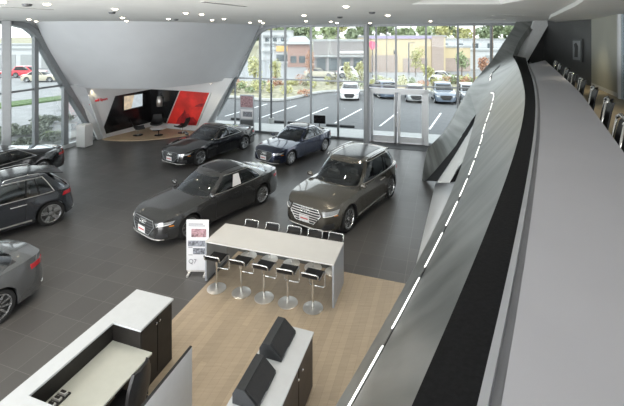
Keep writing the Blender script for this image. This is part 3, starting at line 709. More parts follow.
for i, (x, y) in enumerate(far):
    q = dup(S0, (x, y, .006 if i > 0 else .006), ta+pi+random.uniform(-.06, .06), 'black backed chrome bar stool, %s on the far side of the table' % ordn[i], 'bar stools on the far side of the table')
# --- small card by right table leg
# --- banner stand
bn = thing('banner_stand', 'white standing poster banner with car photos at table end', 'banner', (-2.76, 9.42, 0), radians(-1))
MB().box((0, 0, .70), (.54, .03, 1.22), bev=.004).build('banner_panel', 'poster_white', bn)
for sx in (-1, 1): MB().box((sx*.2, 0, .035), (.05, .34, .05)).build('foot', 'brushed_steel', bn); 
MB().box((0, 0, .08), (.5, .03, .04)).build('base_bar', 'brushed_steel', bn)
MB().box((.03, -.018, 1.0), (.36, .006, .2)).build('photo_panel', 'poster_pink', bn)
MB().box((-.02, -.018, .745), (.42, .006, .14)).build('photo_panel', 'poster_grey', bn)
MB().box((.06, -.018, .56), (.34, .006, .15)).build('photo_panel', 'poster_grey', bn)
MB().box((-.04, -.018, 1.215), (.36, .006, .025)).box((-.02, -.018, 1.17), (.4, .006, .02)).build('heading_lines', 'text_grey', bn)
MB().box((-.17, -.018, .65), (.1, .006, .015)).box((-.17, -.018, .47), (.1, .006, .012)).build('caption_lines', 'text_grey', bn)
text_obj('lettering', 'Q7', .15, 'text_grey', bn, (-.12, -.02, .31), (pi/2, 0, 0), .003)

# --- reception desk  (local frame: origin at far outer corner on the floor, +x = v-right, +y = -u towards camera)
Rz = atan2(-.316, .949)
rd = thing('reception_desk', 'reception desk with raised pale ledge and dark cabinet end', 'desk', (-3.23, 7.19, 0), Rz)
def B(x0, x1, y0, y1, z0, z1, bev=0): return MB().box(((x0+x1)/2, -(y0+y1)/2, (z0+z1)/2), (x1-x0, y1-y0, z1-z0), bev=bev)
m = MB().prism([(0, 0), (.81, 0), (.81, -.80), (.26, -.80), (.26, -2.17), (.81, -2.17), (.81, -2.9), (0, -2.9)][::-1], 1.04, 1.07); m.build('ledge_top', 'desk_white', rd)
B(.02, .79, .02, .78, .0, 1.04).build('end_cabinet', 'dark_veneer', rd)
dd = B(.78, .80, .04, .39, .08, 1.02).build('cabinet_door', 'dark_veneer', rd); MB().lathe([(.012, 0), (.02, .02), (0, .03)], n=10).xf(Matrix.Translation((.80, -.36, .93)) @ Matrix.Rotation(pi/2, 4, 'Y')).build('knob', 'chrome', dd)
dd = B(.78, .80, .41, .76, .08, 1.02).build('cabinet_door', 'dark_veneer', rd); MB().lathe([(.012, 0), (.02, .02), (0, .03)], n=10).xf(Matrix.Translation((.80, -.44, .93)) @ Matrix.Rotation(pi/2, 4, 'Y')).build('knob', 'chrome', dd)
B(.03, .23, .78, 2.88, .0, 1.04).build('front_panel', 'dark_veneer', rd)
B(.02, .79, 2.19, 2.88, .0, 1.04).build('end_cabinet', 'dark_veneer', rd)
B(.23, 1.02, .78, 2.19, .73, .76, .004).build('work_surface', 'desk_cream', rd)
B(.60, .78, .80, 1.1, .0, .73).build('pedestal', 'dark_veneer', rd)
rc = thing('paper_tray', 'small dark rack of cards on the reception desk', 'tray', (0, 0, .762), Rz)
def rdw(x, y): return (-3.23+x*.949-y*UX, 7.19-x*.316-y*UY)
q = rdw(.37, 1.86); rc.location = (q[0], q[1], .76)
MB().box((0, 0, .01), (.16, .28, .02)).build('tray_base', 'black', rc)
for k in (-.09, 0, .09): MB().box((0, k, .035), (.12, .05, .03)).build('card_stack', 'table_white', rc); MB().box((0, k, .055), (.08, .03, .01)).build('card_window', 'dark_veneer', rc)
# --- office chair at the desk
def office_chair(loc, rz, label):
    c = thing('office_chair', label, 'chair', loc, rz)
    for k in range(5):
        a = k*2*pi/5; MB().tube([(0, 0, .1), (.28*cos(a), .28*sin(a), .07)], .018).build('leg', 'black_matte', c); MB().lathe([(.03, -.012), (.03, .012)], axis='y', n=12).xf(Matrix.Translation((.28*cos(a), .28*sin(a), .032))).build('caster', 'black', c)
    MB().cyl((0, 0, .1), .025, .34, 12).build('gas_lift', 'chrome', c)
    MB().box((0, 0, .47), (.5, .48, .07), bev=.03).build('seat', 'leather', c)
    rows = []
    for k in range(9):
        z = .52+k*.075; w = interp([0, .3, .7, 1], [.18, .24, .23, .15], k/8); y = -.23-.06*(k/8)
        rows.append([(x*w, y-.05*(1-abs(x)**2), z+(.02 if k == 8 and abs(x) < .6 else 0)) for x in (-1, -.6, -.2, .2, .6, 1)])
    MB().slab(rows, (0, .045, 0)).build('backrest', 'leather', c, smooth=True, angle=40)
    for s in (-1, 1): MB().tube([(s*.24, -.2, .5), (s*.29, -.15, .62), (s*.29, .1, .66), (s*.25, .12, .5)], .016).build('armrest', 'black', c)
    return c
q = rdw(1.08, 1.42)
office_chair((q[0], q[1], .006), Rz+radians(95), 'black office chair with tall curved back at the reception desk')
# --- white screen panel of the second desk
pn = thing('desk_screen', 'white upright privacy panel with dark top edge beside reception desk', 'panel', (-1.80, 5.86, 0), Rz)
MB().box((-.02, -1.3, .535), (.035, 2.6, 1.05)).build('panel_board', 'desk_white', pn)
MB().box((-.02, -1.3, 1.065), (.037, 2.6, .012)).build('edge_strip', 'black', pn)
# --- display counter with two charcoal boxes
dc = thing('display_counter', 'white topped dark counter carrying two charcoal boxes', 'counter', (.02, 6.38, .006), Rz)
MB().box((-.335, -1.4, .87), (.69, 2.82, .03), bev=.004).build('worktop', 'desk_white', dc)
MB().box((-.335, -1.4, .43), (.64, 2.78, .85)).build('carcass', 'brown_veneer', dc)
for k in range(4):
    y0 = -.03-k*.66; d = MB().box((-.006, y0-.33, .44), (.02, .63, .80)).build('cabinet_door', 'brown_veneer', dc)
    ky = y0-.33+(-.24 if k % 2 == 0 else .24)
    MB().lathe([(.01, 0), (.01, .03), (.02, .035), (0, .045)], n=10).xf(Matrix.Translation((.004, ky, .76)) @ Matrix.Rotation(pi/2, 4, 'Y')).build('knob', 'chrome', d)
def sbox(lx, ly, label):
    x = .02+lx*.949-ly*UX; y = 6.38-lx*.316-ly*UY
    s = thing('display_box', label, 'box', (x, y, .906-.015), Rz)
    L = .60; sec = [(0, 0), (.36, 0), (.36, .045), (.17, .21), (.05, .21), (0, .13)]
    MB().extr([(a, -L, b) for a, b in sec], (0, L, 0)).build('housing', 'charcoal_box', s)
    MB().extr([(.345, -L+.03, .065), (.185, -L+.03, .205), (.185, -.03, .205), (.345, -.03, .065)], (.004, 0, .005)).build('display_face', 'black_matte', s)
    MB().box((.362, -L+.2, .02), (.006, .16, .012)).build('label_strip', 'table_side', s)
    return s
sbox(-.62, .12, 'charcoal slanted display box at far end of counter'); sbox(-.62, .92, 'charcoal slanted display box nearer the camera on counter')

# --- lounge chairs and table
def lounge_chair(loc, rz, label):
    c = thing('lounge_chair', label, 'armchair', loc, rz)
    MB().lathe([(.28, 0), (.28, .015), (.04, .03)], n=20).build('base', 'black_gloss', c); MB().cyl((0, 0, .02), .03, .34, 10).build('post', 'chrome', c)
    rows = []
    prof = [(.34, .40), (.2, .39), (0, .37), (-.16, .40), (-.26, .52), (-.33, .72), (-.38, .92)]
    for i, (y, z) in enumerate(prof):
        w = .36 if i < 4 else .34-.03*(i-3); rows.append([(x*w, y, z+.10*abs(x)**3 if i < 5 else z) for x in (-1, -.7, -.3, 0, .3, .7, 1)])
    MB().slab(rows, (0, .02, -.06)).build('shell', 'leather', c, smooth=True, angle=50)
    return c
P0 = .03
lounge_chair((-10.15, 22.75, P0), radians(-62), 'black shell lounge chair on the left of the white round table')
lounge_chair((-9.55, 24.0, P0), radians(-165), 'black shell lounge chair behind the white round table')
lounge_chair((-7.75, 23.35, P0), radians(75), 'black shell lounge chair on the right by red wall print')
t = thing('round_table', 'low round white coffee table in the lounge', 'table', (-8.95, 22.75, P0))
MB().lathe([(.25, 0), (.25, .015), (.03, .03), (.03, .40)], n=20).build('pedestal', 'black_gloss', t); MB().lathe([(.3, .40), (.48, .42), (.48, .44), (.0, .445)], n=32).build('tabletop', 'white_solid', t, smooth=True, angle=30)
# --- pedestal, info totem, small monitor
pdm = thing('plinth', 'white square display plinth beside the left window', 'plinth', (-11.95, 20.5, 0), radians(-14))
MB().box((0, 0, .02), (.48, .48, .04)).build('base', 'frame_metal', pdm); MB().box((0, 0, .6), (.54, .54, 1.12), bev=.01).build('body', 'white_solid', pdm)
tm = thing('info_totem', 'grey info totem with three stacked pictures before rear window', 'display', (-3.85, 23.1, 0), atan2(-.3, 1))
MB().box((0, 0, 1.17), (.9, .08, 2.34)).build('panel', 'table_side', tm)
MB().box((0, -.045, 1.93), (.8, .012, .66)).build('picture_panel', 'poster_pink', tm); MB().box((0, -.045, 1.2), (.8, .012, .55)).build('picture_panel', 'poster_white', tm); MB().box((0, -.045, .48), (.8, .012, .75)).build('picture_panel', 'frame_dark', tm)
MB().box((.05, -.053, 1.2), (.6, .006, .3)).build('picture_image', 'poster_grey', tm); MB().box((0, -.02, .03), (1.0, .35, .06)).build('foot', 'frame_metal', tm)
mo = thing('monitor_stand', 'small black screen on a post behind the navy car', 'screen', (.42, 21.6, 0), atan2(-.3, 1))
MB().box((0, 0, 1.2), (.66, .06, .46)).build('screen', 'black_gloss', mo); MB().cyl((0, .0, 0), .025, 1.0, 10).build('post', 'frame_dark', mo); MB().lathe([(.2, 0), (.2, .015), (.03, .03)], n=16).build('foot', 'frame_dark', mo)

# --- mezzanine chairs
def mez_chair(loc, rz, label):       # faces -x locally (towards the counter)
    c = thing('swivel_chair', label, 'chair', loc, rz, 'chairs along the mezzanine counter')
    MB().box((-.22, 0, .45), (.44, .44, .05), bev=.02).build('seat', 'leather', c)
    rows = [[(x0+.02*abs(y)*4, y*.21, z) for y in (-1, -.5, 0, .5, 1)] for x0, z in ((-.02, .50), (.0, .62), (.02, .74), (.05, .86))]
    MB().slab(rows, (.02, 0, 0)).build('backrest', 'leather', c, smooth=True, angle=40)
    MB().tube([(.05, -.21, .84), (.085, -.2, .875), (.085, .2, .875), (.05, .21, .84)], .018).build('top_rail', 'chrome', c, smooth=True)
    for s in (-1, 1):
        MB().tube([(.06, s*.225, .86), (.0, s*.23, .5), (-.1, s*.235, .43), (-.36, s*.235, .43), (-.4, s*.235, .38), (-.38, s*.235, .03), (-.34, s*.235, .012), (.08, s*.235, .012)], .012).build('frame', 'chrome', c, smooth=True)
    return c
mcs = [(3.0, 3.8), (3.74, 4.98), (4.4, 6.15), (5.1, 7.43), (5.75, 8.67), (6.56, 10.1), (7.3, 11.55), (8.15, 13.1)]
C0 = None
onames = ['nearest', 'second nearest', 'third nearest', 'fourth nearest', 'fifth nearest', 'sixth nearest', 'seventh nearest', 'farthest']
for i, (x, y) in enumerate(mcs):
    lab = 'black chair with chrome frame at mezzanine counter, %s of eight' % onames[i]
    lo = (x-.05, y+.02, 4.05); rz = radians(-30)+random.uniform(-.12, .12)
    if C0 is None: C0 = mez_chair(lo, rz, lab)
    else: dup(C0, lo, rz, lab)
#@@CARS
# ================================================================= CARS
def sgnp(v, e): return (abs(v)**e)*(1 if v >= 0 else -1)
class Car:
    def __init__(s, kind, L, Wd, H, wb, fo, wr, **k):
        s.L, s.W, s.H, s.wb, s.wr = L, Wd, H, wb, wr
        s.nose = wb/2+fo; s.tail = s.nose-L; s.xc = (s.nose+s.tail)/2; s.a = L/2; s.b = Wd/2
        s.suv = kind == 'suv'; s.kind = kind
        s.n = 5.0
        h = H
        if kind == 'suv':
            s.zp = ([s.tail, s.tail+.3, 0, s.wb/2-.45, s.nose-.35, s.nose], [h*.60, h*.615, h*.60, h*.585, h*.535, h*.47])
            s.cab = dict(xf=s.wb/2-.42, xr=s.tail+.12, tf=s.wb/2-1.28, tr=s.tail+.62)
        elif kind == 'fastback':
            s.zp = ([s.tail, s.tail+.3, 0, s.wb/2-.5, s.nose-.35, s.nose], [h*.66, h*.685, h*.645, h*.62, h*.53, h*.44])
            s.cab = dict(xf=s.wb/2-.45, xr=s.tail+.28, tf=s.wb/2-1.35, tr=-s.wb/2+.62)
        else:
            s.zp = ([s.tail, s.tail+.3, 0, s.wb/2-.5, s.nose-.35, s.nose], [h*.645, h*.67, h*.635, h*.615, h*.53, h*.45])
            s.cab = dict(xf=s.wb/2-.42, xr=s.tail+.52, tf=s.wb/2-1.25, tr=-s.wb/2+.28)
        s.endw = s.cab['xr']+.55
        if 'cab' in k: s.cab = k['cab']
        if 'endw' in k: s.endw = k['endw']
    def zs(s, x):
        X, Z = s.zp
        # smoothed
        return (interp(X, Z, x-.12)+interp(X, Z, x)*2+interp(X, Z, x+.12))/4
    def bz(s, z, x=0):
        t = z/s.H
        f = interp([0, .12, .2, .34, .48, .6, .7], [.93, .955, .985, 1.0, .99, .965, .93], t)
        return s.b*f
    def az(s, z, front):
        t = z/s.H
        if front:
            d = interp([0, .15, .22, .35, .5, .6], [.14, .03, 0, .015, .07, .14], t) if not s.suv else interp([0, .12, .2, .35, .48, .56], [.16, .04, 0, .01, .05, .12], t)
        else:
            d = interp([0, .14, .3, .5, .64, .7], [.10, .02, 0, .03, .05, .08], t) if not s.suv else interp([0, .14, .3, .42, .6], [.10, .02, 0, .05, .10], t)
        return s.a-d
    def prof(s, xi, z):      # y for normalised |xi|<1
        return s.bz(z)*max(0, 1-abs(xi)**s.n)**(1/s.n)
    def flare(s, x, z):
        f = 0
        for xw in (s.wb/2, -s.wb/2):
            d = sqrt((x-xw)**2+(z-s.wr)**2); f = max(f, max(0, 1-abs(d-s.wr*1.15)/.22))
        return .022*f
    def side(s, x, z, off=0):
        front = x > s.xc; A = s.az(z, front); xi = min(1, abs(x-s.xc)/A)
        return (x, s.prof(xi, z)+s.flare(x, z)+off, z)
    def fx(s, y, z, off=0, front=True):
        A = s.az(z, front); q = min(1, abs(y)/s.bz(z)); xi = max(0, 1-q**s.n)**(1/s.n)
        # offset along approx normal
        nx = 1-q**3*.6; ny = q**3
        return (s.xc+(1 if front else -1)*(A*xi+off*nx), y+off*ny*(1 if y > 0 else -1), z)
    def deck(s, x, y):
        q = min(1, abs(y)/max(.01, s.side(x, s.zs(x))[1])); return s.zs(x)+s.crown(x)*(1-q**2.4)
    def crown(s, x): return interp([s.tail, s.tail+.4, 0, s.wb/2-.3, s.nose-.4, s.nose], [.02, .05, .06, .085, .075, .0], x)

def patch(fn, P00, P10, P11, P01, nu=8, nv=4, off=.006, back=.02):
    rows = []; rb = []
    for j in range(nv+1):
        r = []; q = []
        for i in range(nu+1):
            u, v = i/nu, j/nv
            a = [(P00[k]*(1-u)+P10[k]*u)*(1-v)+(P01[k]*(1-u)+P11[k]*u)*v for k in (0, 1)]
            r.append(fn(a[0], a[1], off)); q.append(fn(a[0], a[1], -back))
        rows.append(r); rb.append(q)
    nr, nc = nv+1, nu+1; o = nr*nc; vs = [p for r in rows for p in r]+[p for r in rb for p in r]; fs = []
    for i in range(nr-1):
        for j in range(nc-1): fs.append((i*nc+j, i*nc+j+1, (i+1)*nc+j+1, (i+1)*nc+j))
    loop = list(range(nc))+[i*nc+nc-1 for i in range(1, nr)]+[(nr-1)*nc+j for j in range(nc-2, -1, -1)]+[i*nc for i in range(nr-2, 0, -1)]
    for k in range(len(loop)): a, b = loop[k], loop[(k+1) % len(loop)]; fs.append((b, a, a+o, b+o))
    return MB().add(vs, fs)

def wheel(car, parent, x, sd, spokes, rimcol, detail, red=False):
    r = car.wr; w = .235; yo = sd*(car.b-.035)      # outer face
    m = MB(); n = 36 if detail else 18
    prof = [(r*.70, -w), (r*.93, -w), (r*.99, -w*.82), (r, -w*.5), (r*.99, -w*.15), (r*.93, 0), (r*.72, -.004), (r*.70, -.03)]
    m.lathe([(p, h) for p, h in prof], n=n, axis='y')
    if sd < 0: m.v = [(p[0], -p[1], p[2]) for p in m.v]
    wo = m.build('wheel', 'tyre', parent, smooth=True, angle=50, loc=(x, yo, r))
    rm = MB()
    rm.lathe([(r*.735, -.03), (r*.74, .0), (r*.70, .002), (r*.67, -.03), (r*.66, -.14)], n=n, axis='y')
    ri = r*.70
    ns = spokes
    for k in range(ns):
        a0 = 2*pi*k/ns+.2
        for da in ((-.13, .13) if ns == 5 else (0,)):
            a = a0+da; aw = .045 if ns == 5 else .034
            ca, sa = cos(a), sin(a); tx, tz = -sa, ca
            wi, wo_ = (aw*.55, aw*.75)
            p = [(ca*.045*r/.35+tx*wi, -.035, sa*.045*r/.35+tz*wi), (ca*.045*r/.35-tx*wi, -.035, sa*.045*r/.35-tz*wi), (ca*ri-tx*wo_*.6, -.008, sa*ri-tz*wo_*.6), (ca*ri+tx*wo_*.6, -.008, sa*ri+tz*wo_*.6)]
            rm.extr(p, (0, -.03, 0))
    rm.lathe([(0, -.015), (.06, -.02), (.07, -.04), (.07, -.08)], n=16, axis='y')
    if sd < 0: rm.v = [(p[0], -p[1], p[2]) for p in rm.v]
    ro = rm.build('rim', rimcol, wo)
    dk = MB().lathe([(0, -.085), (r*.52, -.085), (r*.52, -.10), (r*.66, -.10), (r*.66, -.16), (0, -.16)], n=24, axis='y', mi=0)
    if sd < 0: dk.v = [(p[0], -p[1], p[2]) for p in dk.v]
    dk.build('brake_disc', 'brake' if detail else 'black', wo)
    if red:
        c = MB().box((.13, -sd*.075, .05), (.07, .04, .14), bev=.01); c.build('brake_calliper', 'brake_red', wo)

def build_car(car, name, label, cat, paint, loc, heading, spokes=10, rimcol='alloy', detail=True, red=False, sticker=False, sunroof=True, rails=False, group=None, twotone=None):
    root = thing(name, label, cat, (loc[0], loc[1], loc[2] if len(loc) > 2 else 0), atan2(heading[1], heading[0]), group)
    paint = 'paint_'+paint
    # -------- outline samples in normalised coordinates (half outline, nose to tail)
    dense = []
    ND = 1200
    for k in range(ND+1):
        th = pi*k/ND; dense.append((car.a*sgnp(cos(th), 2/car.n), car.b*abs(sin(th))**(2/car.n)))
    Ls = [0]
    for p, q in zip(dense[:-1], dense[1:]): Ls.append(Ls[-1]+sqrt((p[0]-q[0])**2+(p[1]-q[1])**2))
    N = 110 if detail else 54
    half = []; j = 0
    for k in range(N+1):
        t = Ls[-1]*k/N
        while j < ND-1 and Ls[j+1] < t: j += 1
        f = (t-Ls[j])/max(1e-9, Ls[j+1]-Ls[j]); half.append((dense[j][0]+(dense[j+1][0]-dense[j][0])*f, dense[j][1]+(dense[j+1][1]-dense[j][1])*f))
    AR = car.wr*1.13
    def zb(x):
        z = .20 if not car.suv else .24
        z += .03*max(0, (abs(x-car.xc)/car.a-.85)/.15)
        for xw in (car.wb/2, -car.wb/2):
            d = abs(x-xw)
            if d < AR: z = max(z, car.wr+sqrt(AR*AR-d*d)*.985)
        return z
    # snap samples to the arch edges
    xs = [car.xc+p[0] for p in half]
    for xw in (car.wb/2, -car.wb/2):
        for e in (xw-AR, xw+AR):
            i = min(range(1, N), key=lambda q: abs(xs[q]-e)); xs[i] = e
    NV = 9 if detail else 5
    def P(i, v, sd):
        x0 = xs[i]; xi = (x0-car.xc)/car.a; xi = max(-1, min(1, xi))
        z = zb(x0)+(car.zs(x0)-zb(x0))*v
        A = car.az(z, xi > 0); x = car.xc+xi*A
        y = car.prof(abs(xi), z)+car.flare(x0, z) if 0 < i < N else 0
        return (x, y*sd, z)
    m = MB()
    for sd in (1, -1):
        rows = []
        rin = []
        for i in range(N+1):
            p = P(i, 0, sd); rin.append((p[0] if 0 < i < N else p[0]-(.2 if i == 0 else -.2), p[1]*.72, p[2]))
        rows.append(rin)
        for v in range(NV+1): rows.append([P(i, (v/NV), sd) for i in range(N+1)])
        m2 = MB().grid(rows)
        m.add(m2.v, m2.f, 0)
        # well liner rows are black
        for q in range(N): m.m[len(m.m)-len(m2.f)+q] = 1
    K = 12 if detail else 6
    cb = car.cab
    rows = []
    for i in range(1, N):
        p = P(i, 1, 1); rows.append([(p[0], p[1]*(1-2*j/K), p[2]+car.crown(p[0])*(1-abs(1-2*j/K)**2.4)) for j in range(K+1)])
    m2 = MB().grid(rows); 
    c0 = (cb['xf']+cb['xr'])/2; ha = (cb['xf']-cb['xr'])/2
    mi2 = []
    for r in range(len(rows)-1):
        xm = (rows[r][0][0]+rows[r+1][0][0])/2
        for j in range(K):
            mi2.append(1 if (abs(xm-c0) < ha-.12 and 0 < j < K-1) else 0)
    o = len(m.v); m.v += m2.v; m.f += [tuple(q+o for q in f) for f in m2.f]; m.m += mi2
    for i in (0, N):
        r = rows[0] if i == 0 else rows[-1]; c = P(i, 1, 1); o = len(m.v); m.v += [c]+r
        m.f += [(o, o+1+j, o+2+j) for j in range(K)]; m.m += [0]*K
    body = m.build('body', [paint, 'black_matte'], root, smooth=True, angle=38)
    MB().box((car.xc, 0, .30), (car.L-.7, car.W*.66, .16)).build('underbody', 'black_matte', root)
    # -------- cabin
    NC = 64 if detail else 36; nb = 3.6
    bw_ = car.b*.925; rw_ = car.b*(.72 if not car.suv else .76)
    zr0 = car.H-.045
    ct_ = (cb['tf']+cb['tr'])/2; hat = (cb['tf']-cb['tr'])/2
    # parameter angles with equal spacing on the base loop (half)
    dn = [(ha*sgnp(cos(pi*k/800), 2/nb), bw_*abs(sin(pi*k/800))**(2/nb)) for k in range(801)]
    l2 = [0]
    for p, q in zip(dn[:-1], dn[1:]): l2.append(l2[-1]+sqrt((p[0]-q[0])**2+(p[1]-q[1])**2))
    ths = []; j = 0
    for k in range(NC+1):
        t = l2[-1]*k/NC
        while j < 799 and l2[j+1] < t: j += 1
        ths.append(pi*(j+(t-l2[j])/max(1e-9, l2[j+1]-l2[j]))/800)
    def zroof(x):
        u = (x-ct_)/hat
        front = .055; rear = .05 if car.kind == 'sedan' else (.10 if car.kind == 'fastback' else .05)
        return zr0-(front if u > 0 else rear)*abs(u)**2.2*1.0
    def CP(th, v, sd):
        bx_, by_ = c0+ha*sgnp(cos(th), 2/nb), bw_*abs(sin(th))**(2/nb)
        sx_, sy_ = ct_+hat*sgnp(cos(th), 2/nb), rw_*abs(sin(th))**(2/nb)
        zb_ = car.deck(bx_, by_)-.02; zt_ = zroof(sx_)
        bul = .035*sin(pi*v)
        x = bx_+(sx_-bx_)*v; y = by_+(sy_-by_)*v; z = zb_+(zt_-zb_)*v
        return (x+cos(th)*bul*.6, (y+abs(sin(th))*bul)*sd, z+bul*.3)
    VS = [0, .06, .2, .35, .5, .65, .8, .90, 1.0] if detail else [0, .08, .5, .9, 1.0]
    # classification by base x and angle
    xF = c0+ha
    def cls(i, v):
        th = (ths[i]+ths[i+1])/2; bxm = c0+ha*sgnp(cos(th), 2/nb); y = abs(sin(th))**(2/nb)
        if not (VS[1] <= v < VS[-2]): return 0
        if th < pi/2 and y < .86: return 1
        if th > pi/2 and y < (.80): return 2
        if th < pi/2 and y < .93: return 0
        B1 = (cb['tf']+cb['tr'])/2+.02
        end = cb['tr']-(.30 if car.kind == 'sedan' else .42 if car.kind == 'fastback' else -.05)
        if car.suv: end = car.endw
        if bxm < end: return 0
        if abs(bxm-(B1-.05)) < .055: return 4
        if car.kind != 'fastback' and abs(bxm-(-car.wb/2+.28)) < .035: return 4
        return 3
    groups = {0: MB(), 1: MB(), 2: MB(), 3: MB(), -3: MB(), 4: MB()}
    for sd in (1, -1):
        for i in range(NC):
            for vi in range(len(VS)-1):
                c = cls(i, VS[vi]); q = [CP(ths[i], VS[vi], sd), CP(ths[i+1], VS[vi], sd), CP(ths[i+1], VS[vi+1], sd), CP(ths[i], VS[vi+1], sd)]
                g = groups[c if c != 3 else 3*sd]
                g.add(q, [(0, 1, 2, 3) if sd > 0 else (3, 2, 1, 0)])
    fr = groups[0]; fr.m = [0]*len(fr.f)
    g4 = groups[4]; fr.add(g4.v, g4.f, 1)
    rows = []
    for i in range(1, NC):
        p = CP(ths[i], 1, 1); rows.append([(p[0], p[1]*(1-2*j/8), p[2]+.045*(1-abs(1-2*j/8)**2.2)*min(1, (1-abs((p[0]-ct_)/hat)**6)+.2)) for j in range(9)])
    rf = MB().grid(rows); fr.add(rf.v, rf.f, 0)
    def weld(mb):
        mp = {}; vs = []; idx = []
        for p in mb.v:
            k = (round(p[0], 4), round(p[1], 4), round(p[2], 4))
            if k not in mp: mp[k] = len(vs); vs.append(p)
            idx.append(mp[k])
        fs = []; ms = []
        for f, mm in zip(mb.f, mb.m):
            g = []
            for q in f:
                if idx[q] not in g: g.append(idx[q])
            if len(g) > 2: fs.append(tuple(g)); ms.append(mm)
        mb.v, mb.f, mb.m = vs, fs, ms; return mb
    weld(fr).build('roof', [paint, 'black_gloss'], root, smooth=True, angle=45)
    gm = 'car_glass' if detail else 'black_gloss'
    weld(groups[1]).build('windshield', gm, root, smooth=True)
    weld(groups[2]).build('rear_window', gm, root, smooth=True)
    for k in (3, -3): weld(groups[k]).build('side_window', gm, root, smooth=True)
    def roofp(x, y, off=0):
        u = min(1, abs((x-ct_)/hat)); yy = rw_*max(.001, 1-u**nb)**(1/nb); q = min(1, abs(y)/yy)
        return (x, y, zroof(x)+.045*(1-q**2.2)*min(1, 1-u**6+.2)+off+(.004 if off > 0 else 0))
    if sunroof:
        x1 = cb['tf']-.20; x2 = x1-(.95 if not car.suv else 1.55); ys = rw_*.70
        patch(roofp, (x1, -ys), (x1, ys), (x2, ys), (x2, -ys), 8, 8, .006, .01).build('sunroof', 'black_gloss', root, smooth=True, angle=30)
    # -------- wheels
    for x in (car.wb/2, -car.wb/2):
        for sd in (1, -1): wheel(car, root, x, sd, spokes, rimcol, detail, red)
    # -------- lamps, grille
    H = car.H; b = car.b
    F = lambda y, z, off: car.fx(y, z, off, True)
    R = lambda y, z, off: car.fx(y, z, off, False)
    gz0, gz1 = (.215*H, .475*H) if not car.suv else (.24*H, .475*H)
    gw0, gw1 = .34, .50
    gw0 *= b/.93; gw1 *= b/.93
    zl0, zl1 = (.385*H, .45*H) if not car.suv else (.37*H, .455*H)
    if car.suv: gz1 -= .01
    g = patch(F, (-gw0*.9, gz0), (gw0*.9, gz0), (gw1, gz0+(gz1-gz0)*.62), (-gw1, gz0+(gz1-gz0)*.62), 10, 5, .008, .03)
    g2 = patch(F, (-gw1, gz0+(gz1-gz0)*.62), (gw1, gz0+(gz1-gz0)*.62), (gw1*.84, gz1), (-gw1*.84, gz1), 10, 3, .008, .03); g.add(g2.v, g2.f)
    gr = g.build('grille', 'black_matte', root, smooth=True, angle=35)
    if detail:
        hexp = [(-gw0*.9, gz0), (gw0*.9, gz0), (gw1, gz0+(gz1-gz0)*.62), (gw1*.84, gz1), (-gw1*.84, gz1), (-gw1, gz0+(gz1-gz0)*.62)]
        pts = []
        for k in range(6):
            A, Bq = hexp[k], hexp[(k+1) % 6]
            for t in range(5): pts.append(F(*lerp(A, Bq, t/5), .014))
        MB().tube(pts, .017 if car.suv else .010, 6, closed=True).build('grille_frame', 'chrome' if car.suv else 'frame_metal', gr, smooth=True)
        sl = MB()
        for k in range(1, 6):
            z = gz0+(gz1-gz0)*k/6; w = interp([gz0, gz0+(gz1-gz0)*.62, gz1], [gw0*.9, gw1, gw1*.84], z)-.02
            sl.tube([F(y, z, .014) for y in [(-w+2*w*t/8) for t in range(9)]], .008 if not car.suv else .012, 6)
        sl.build('grille_bars', 'brushed_steel' if car.suv else 'frame_dark', gr)
        em = MB()
        for k in (-1.5, -.5, .5, 1.5):
            yc = k*.072; zc = gz1-.075
            em.tube([tuple(Vector(F(yc+.05*cos(a), zc+.05*sin(a), .03))) for a in [2*pi*q/16 for q in range(16)]], .008, 6, closed=True)
        em.build('emblem_rings', 'chrome', gr, smooth=True)
        pz = gz0+.10
        MB().box((F(0, pz, .035)[0], 0, pz), (.012, .34, .17)).build('number_plate', 'plate_white', root)
        MB().box((F(0, pz, .043)[0], 0, pz), (.008, .26, .035)).build('plate_lettering', 'plate_red', root)
        MB().tube([F(y, .155*H, .012) for y in [(-.78*b+1.56*b*t/14) for t in range(15)]], .014, 6).build('lip_trim', 'brushed_steel', root, smooth=True)
    for sd in (1, -1):
        hl = patch(F, (sd*gw1*1.12, zl0+.01), (sd*b*.885, zl0+.055), (sd*b*.90, zl1+.03), (sd*gw1*1.02, zl1), 10, 3, .010, .02)
        hl.build('headlight', 'headlamp', root, smooth=True, angle=40)
        if detail:
            MB().tube([F(*lerp((sd*gw1*1.15, zl0+.02), (sd*b*.87, zl0+.06), t/6), .018) for t in range(7)], .009, 6).build('light_bar', 'plate_white', root)
            patch(F, (sd*gw0*1.45, .17*H), (sd*b*.84, .19*H), (sd*b*.84, .275*H), (sd*gw1*1.2, .265*H), 6, 3, .006, .02).build('air_intake', 'black_matte', root)
        if car.suv:
            patch(R, (sd*b*.55, .505*H), (sd*b*.89, .505*H), (sd*b*.85, .575*H), (sd*b*.60, .575*H), 8, 3, .012, .02).build('taillight', 'tail_red', root, smooth=True, angle=40)
        else:
            patch(R, (sd*b*.58, .51*H), (sd*b*.885, .515*H), (sd*b*.875, .585*H), (sd*b*.62, .58*H), 8, 3, .012, .02).build('taillight', 'tail_red', root, smooth=True, angle=40)
        if not detail: continue
        S = lambda x, z, off, sd=sd: tuple(q*(sd if k == 1 else 1) for k, q in enumerate(car.side(x, z, off)))
        # amber marker
        patch(S, (car.wb/2+AR+.10, .375*H), (car.wb/2+AR+.22, .38*H), (car.wb/2+AR+.22, .40*H), (car.wb/2+AR+.10, .395*H), 2, 1, .006, .01).build('side_marker', 'amber', root)
        # door gaps
        xm = ct_-.03
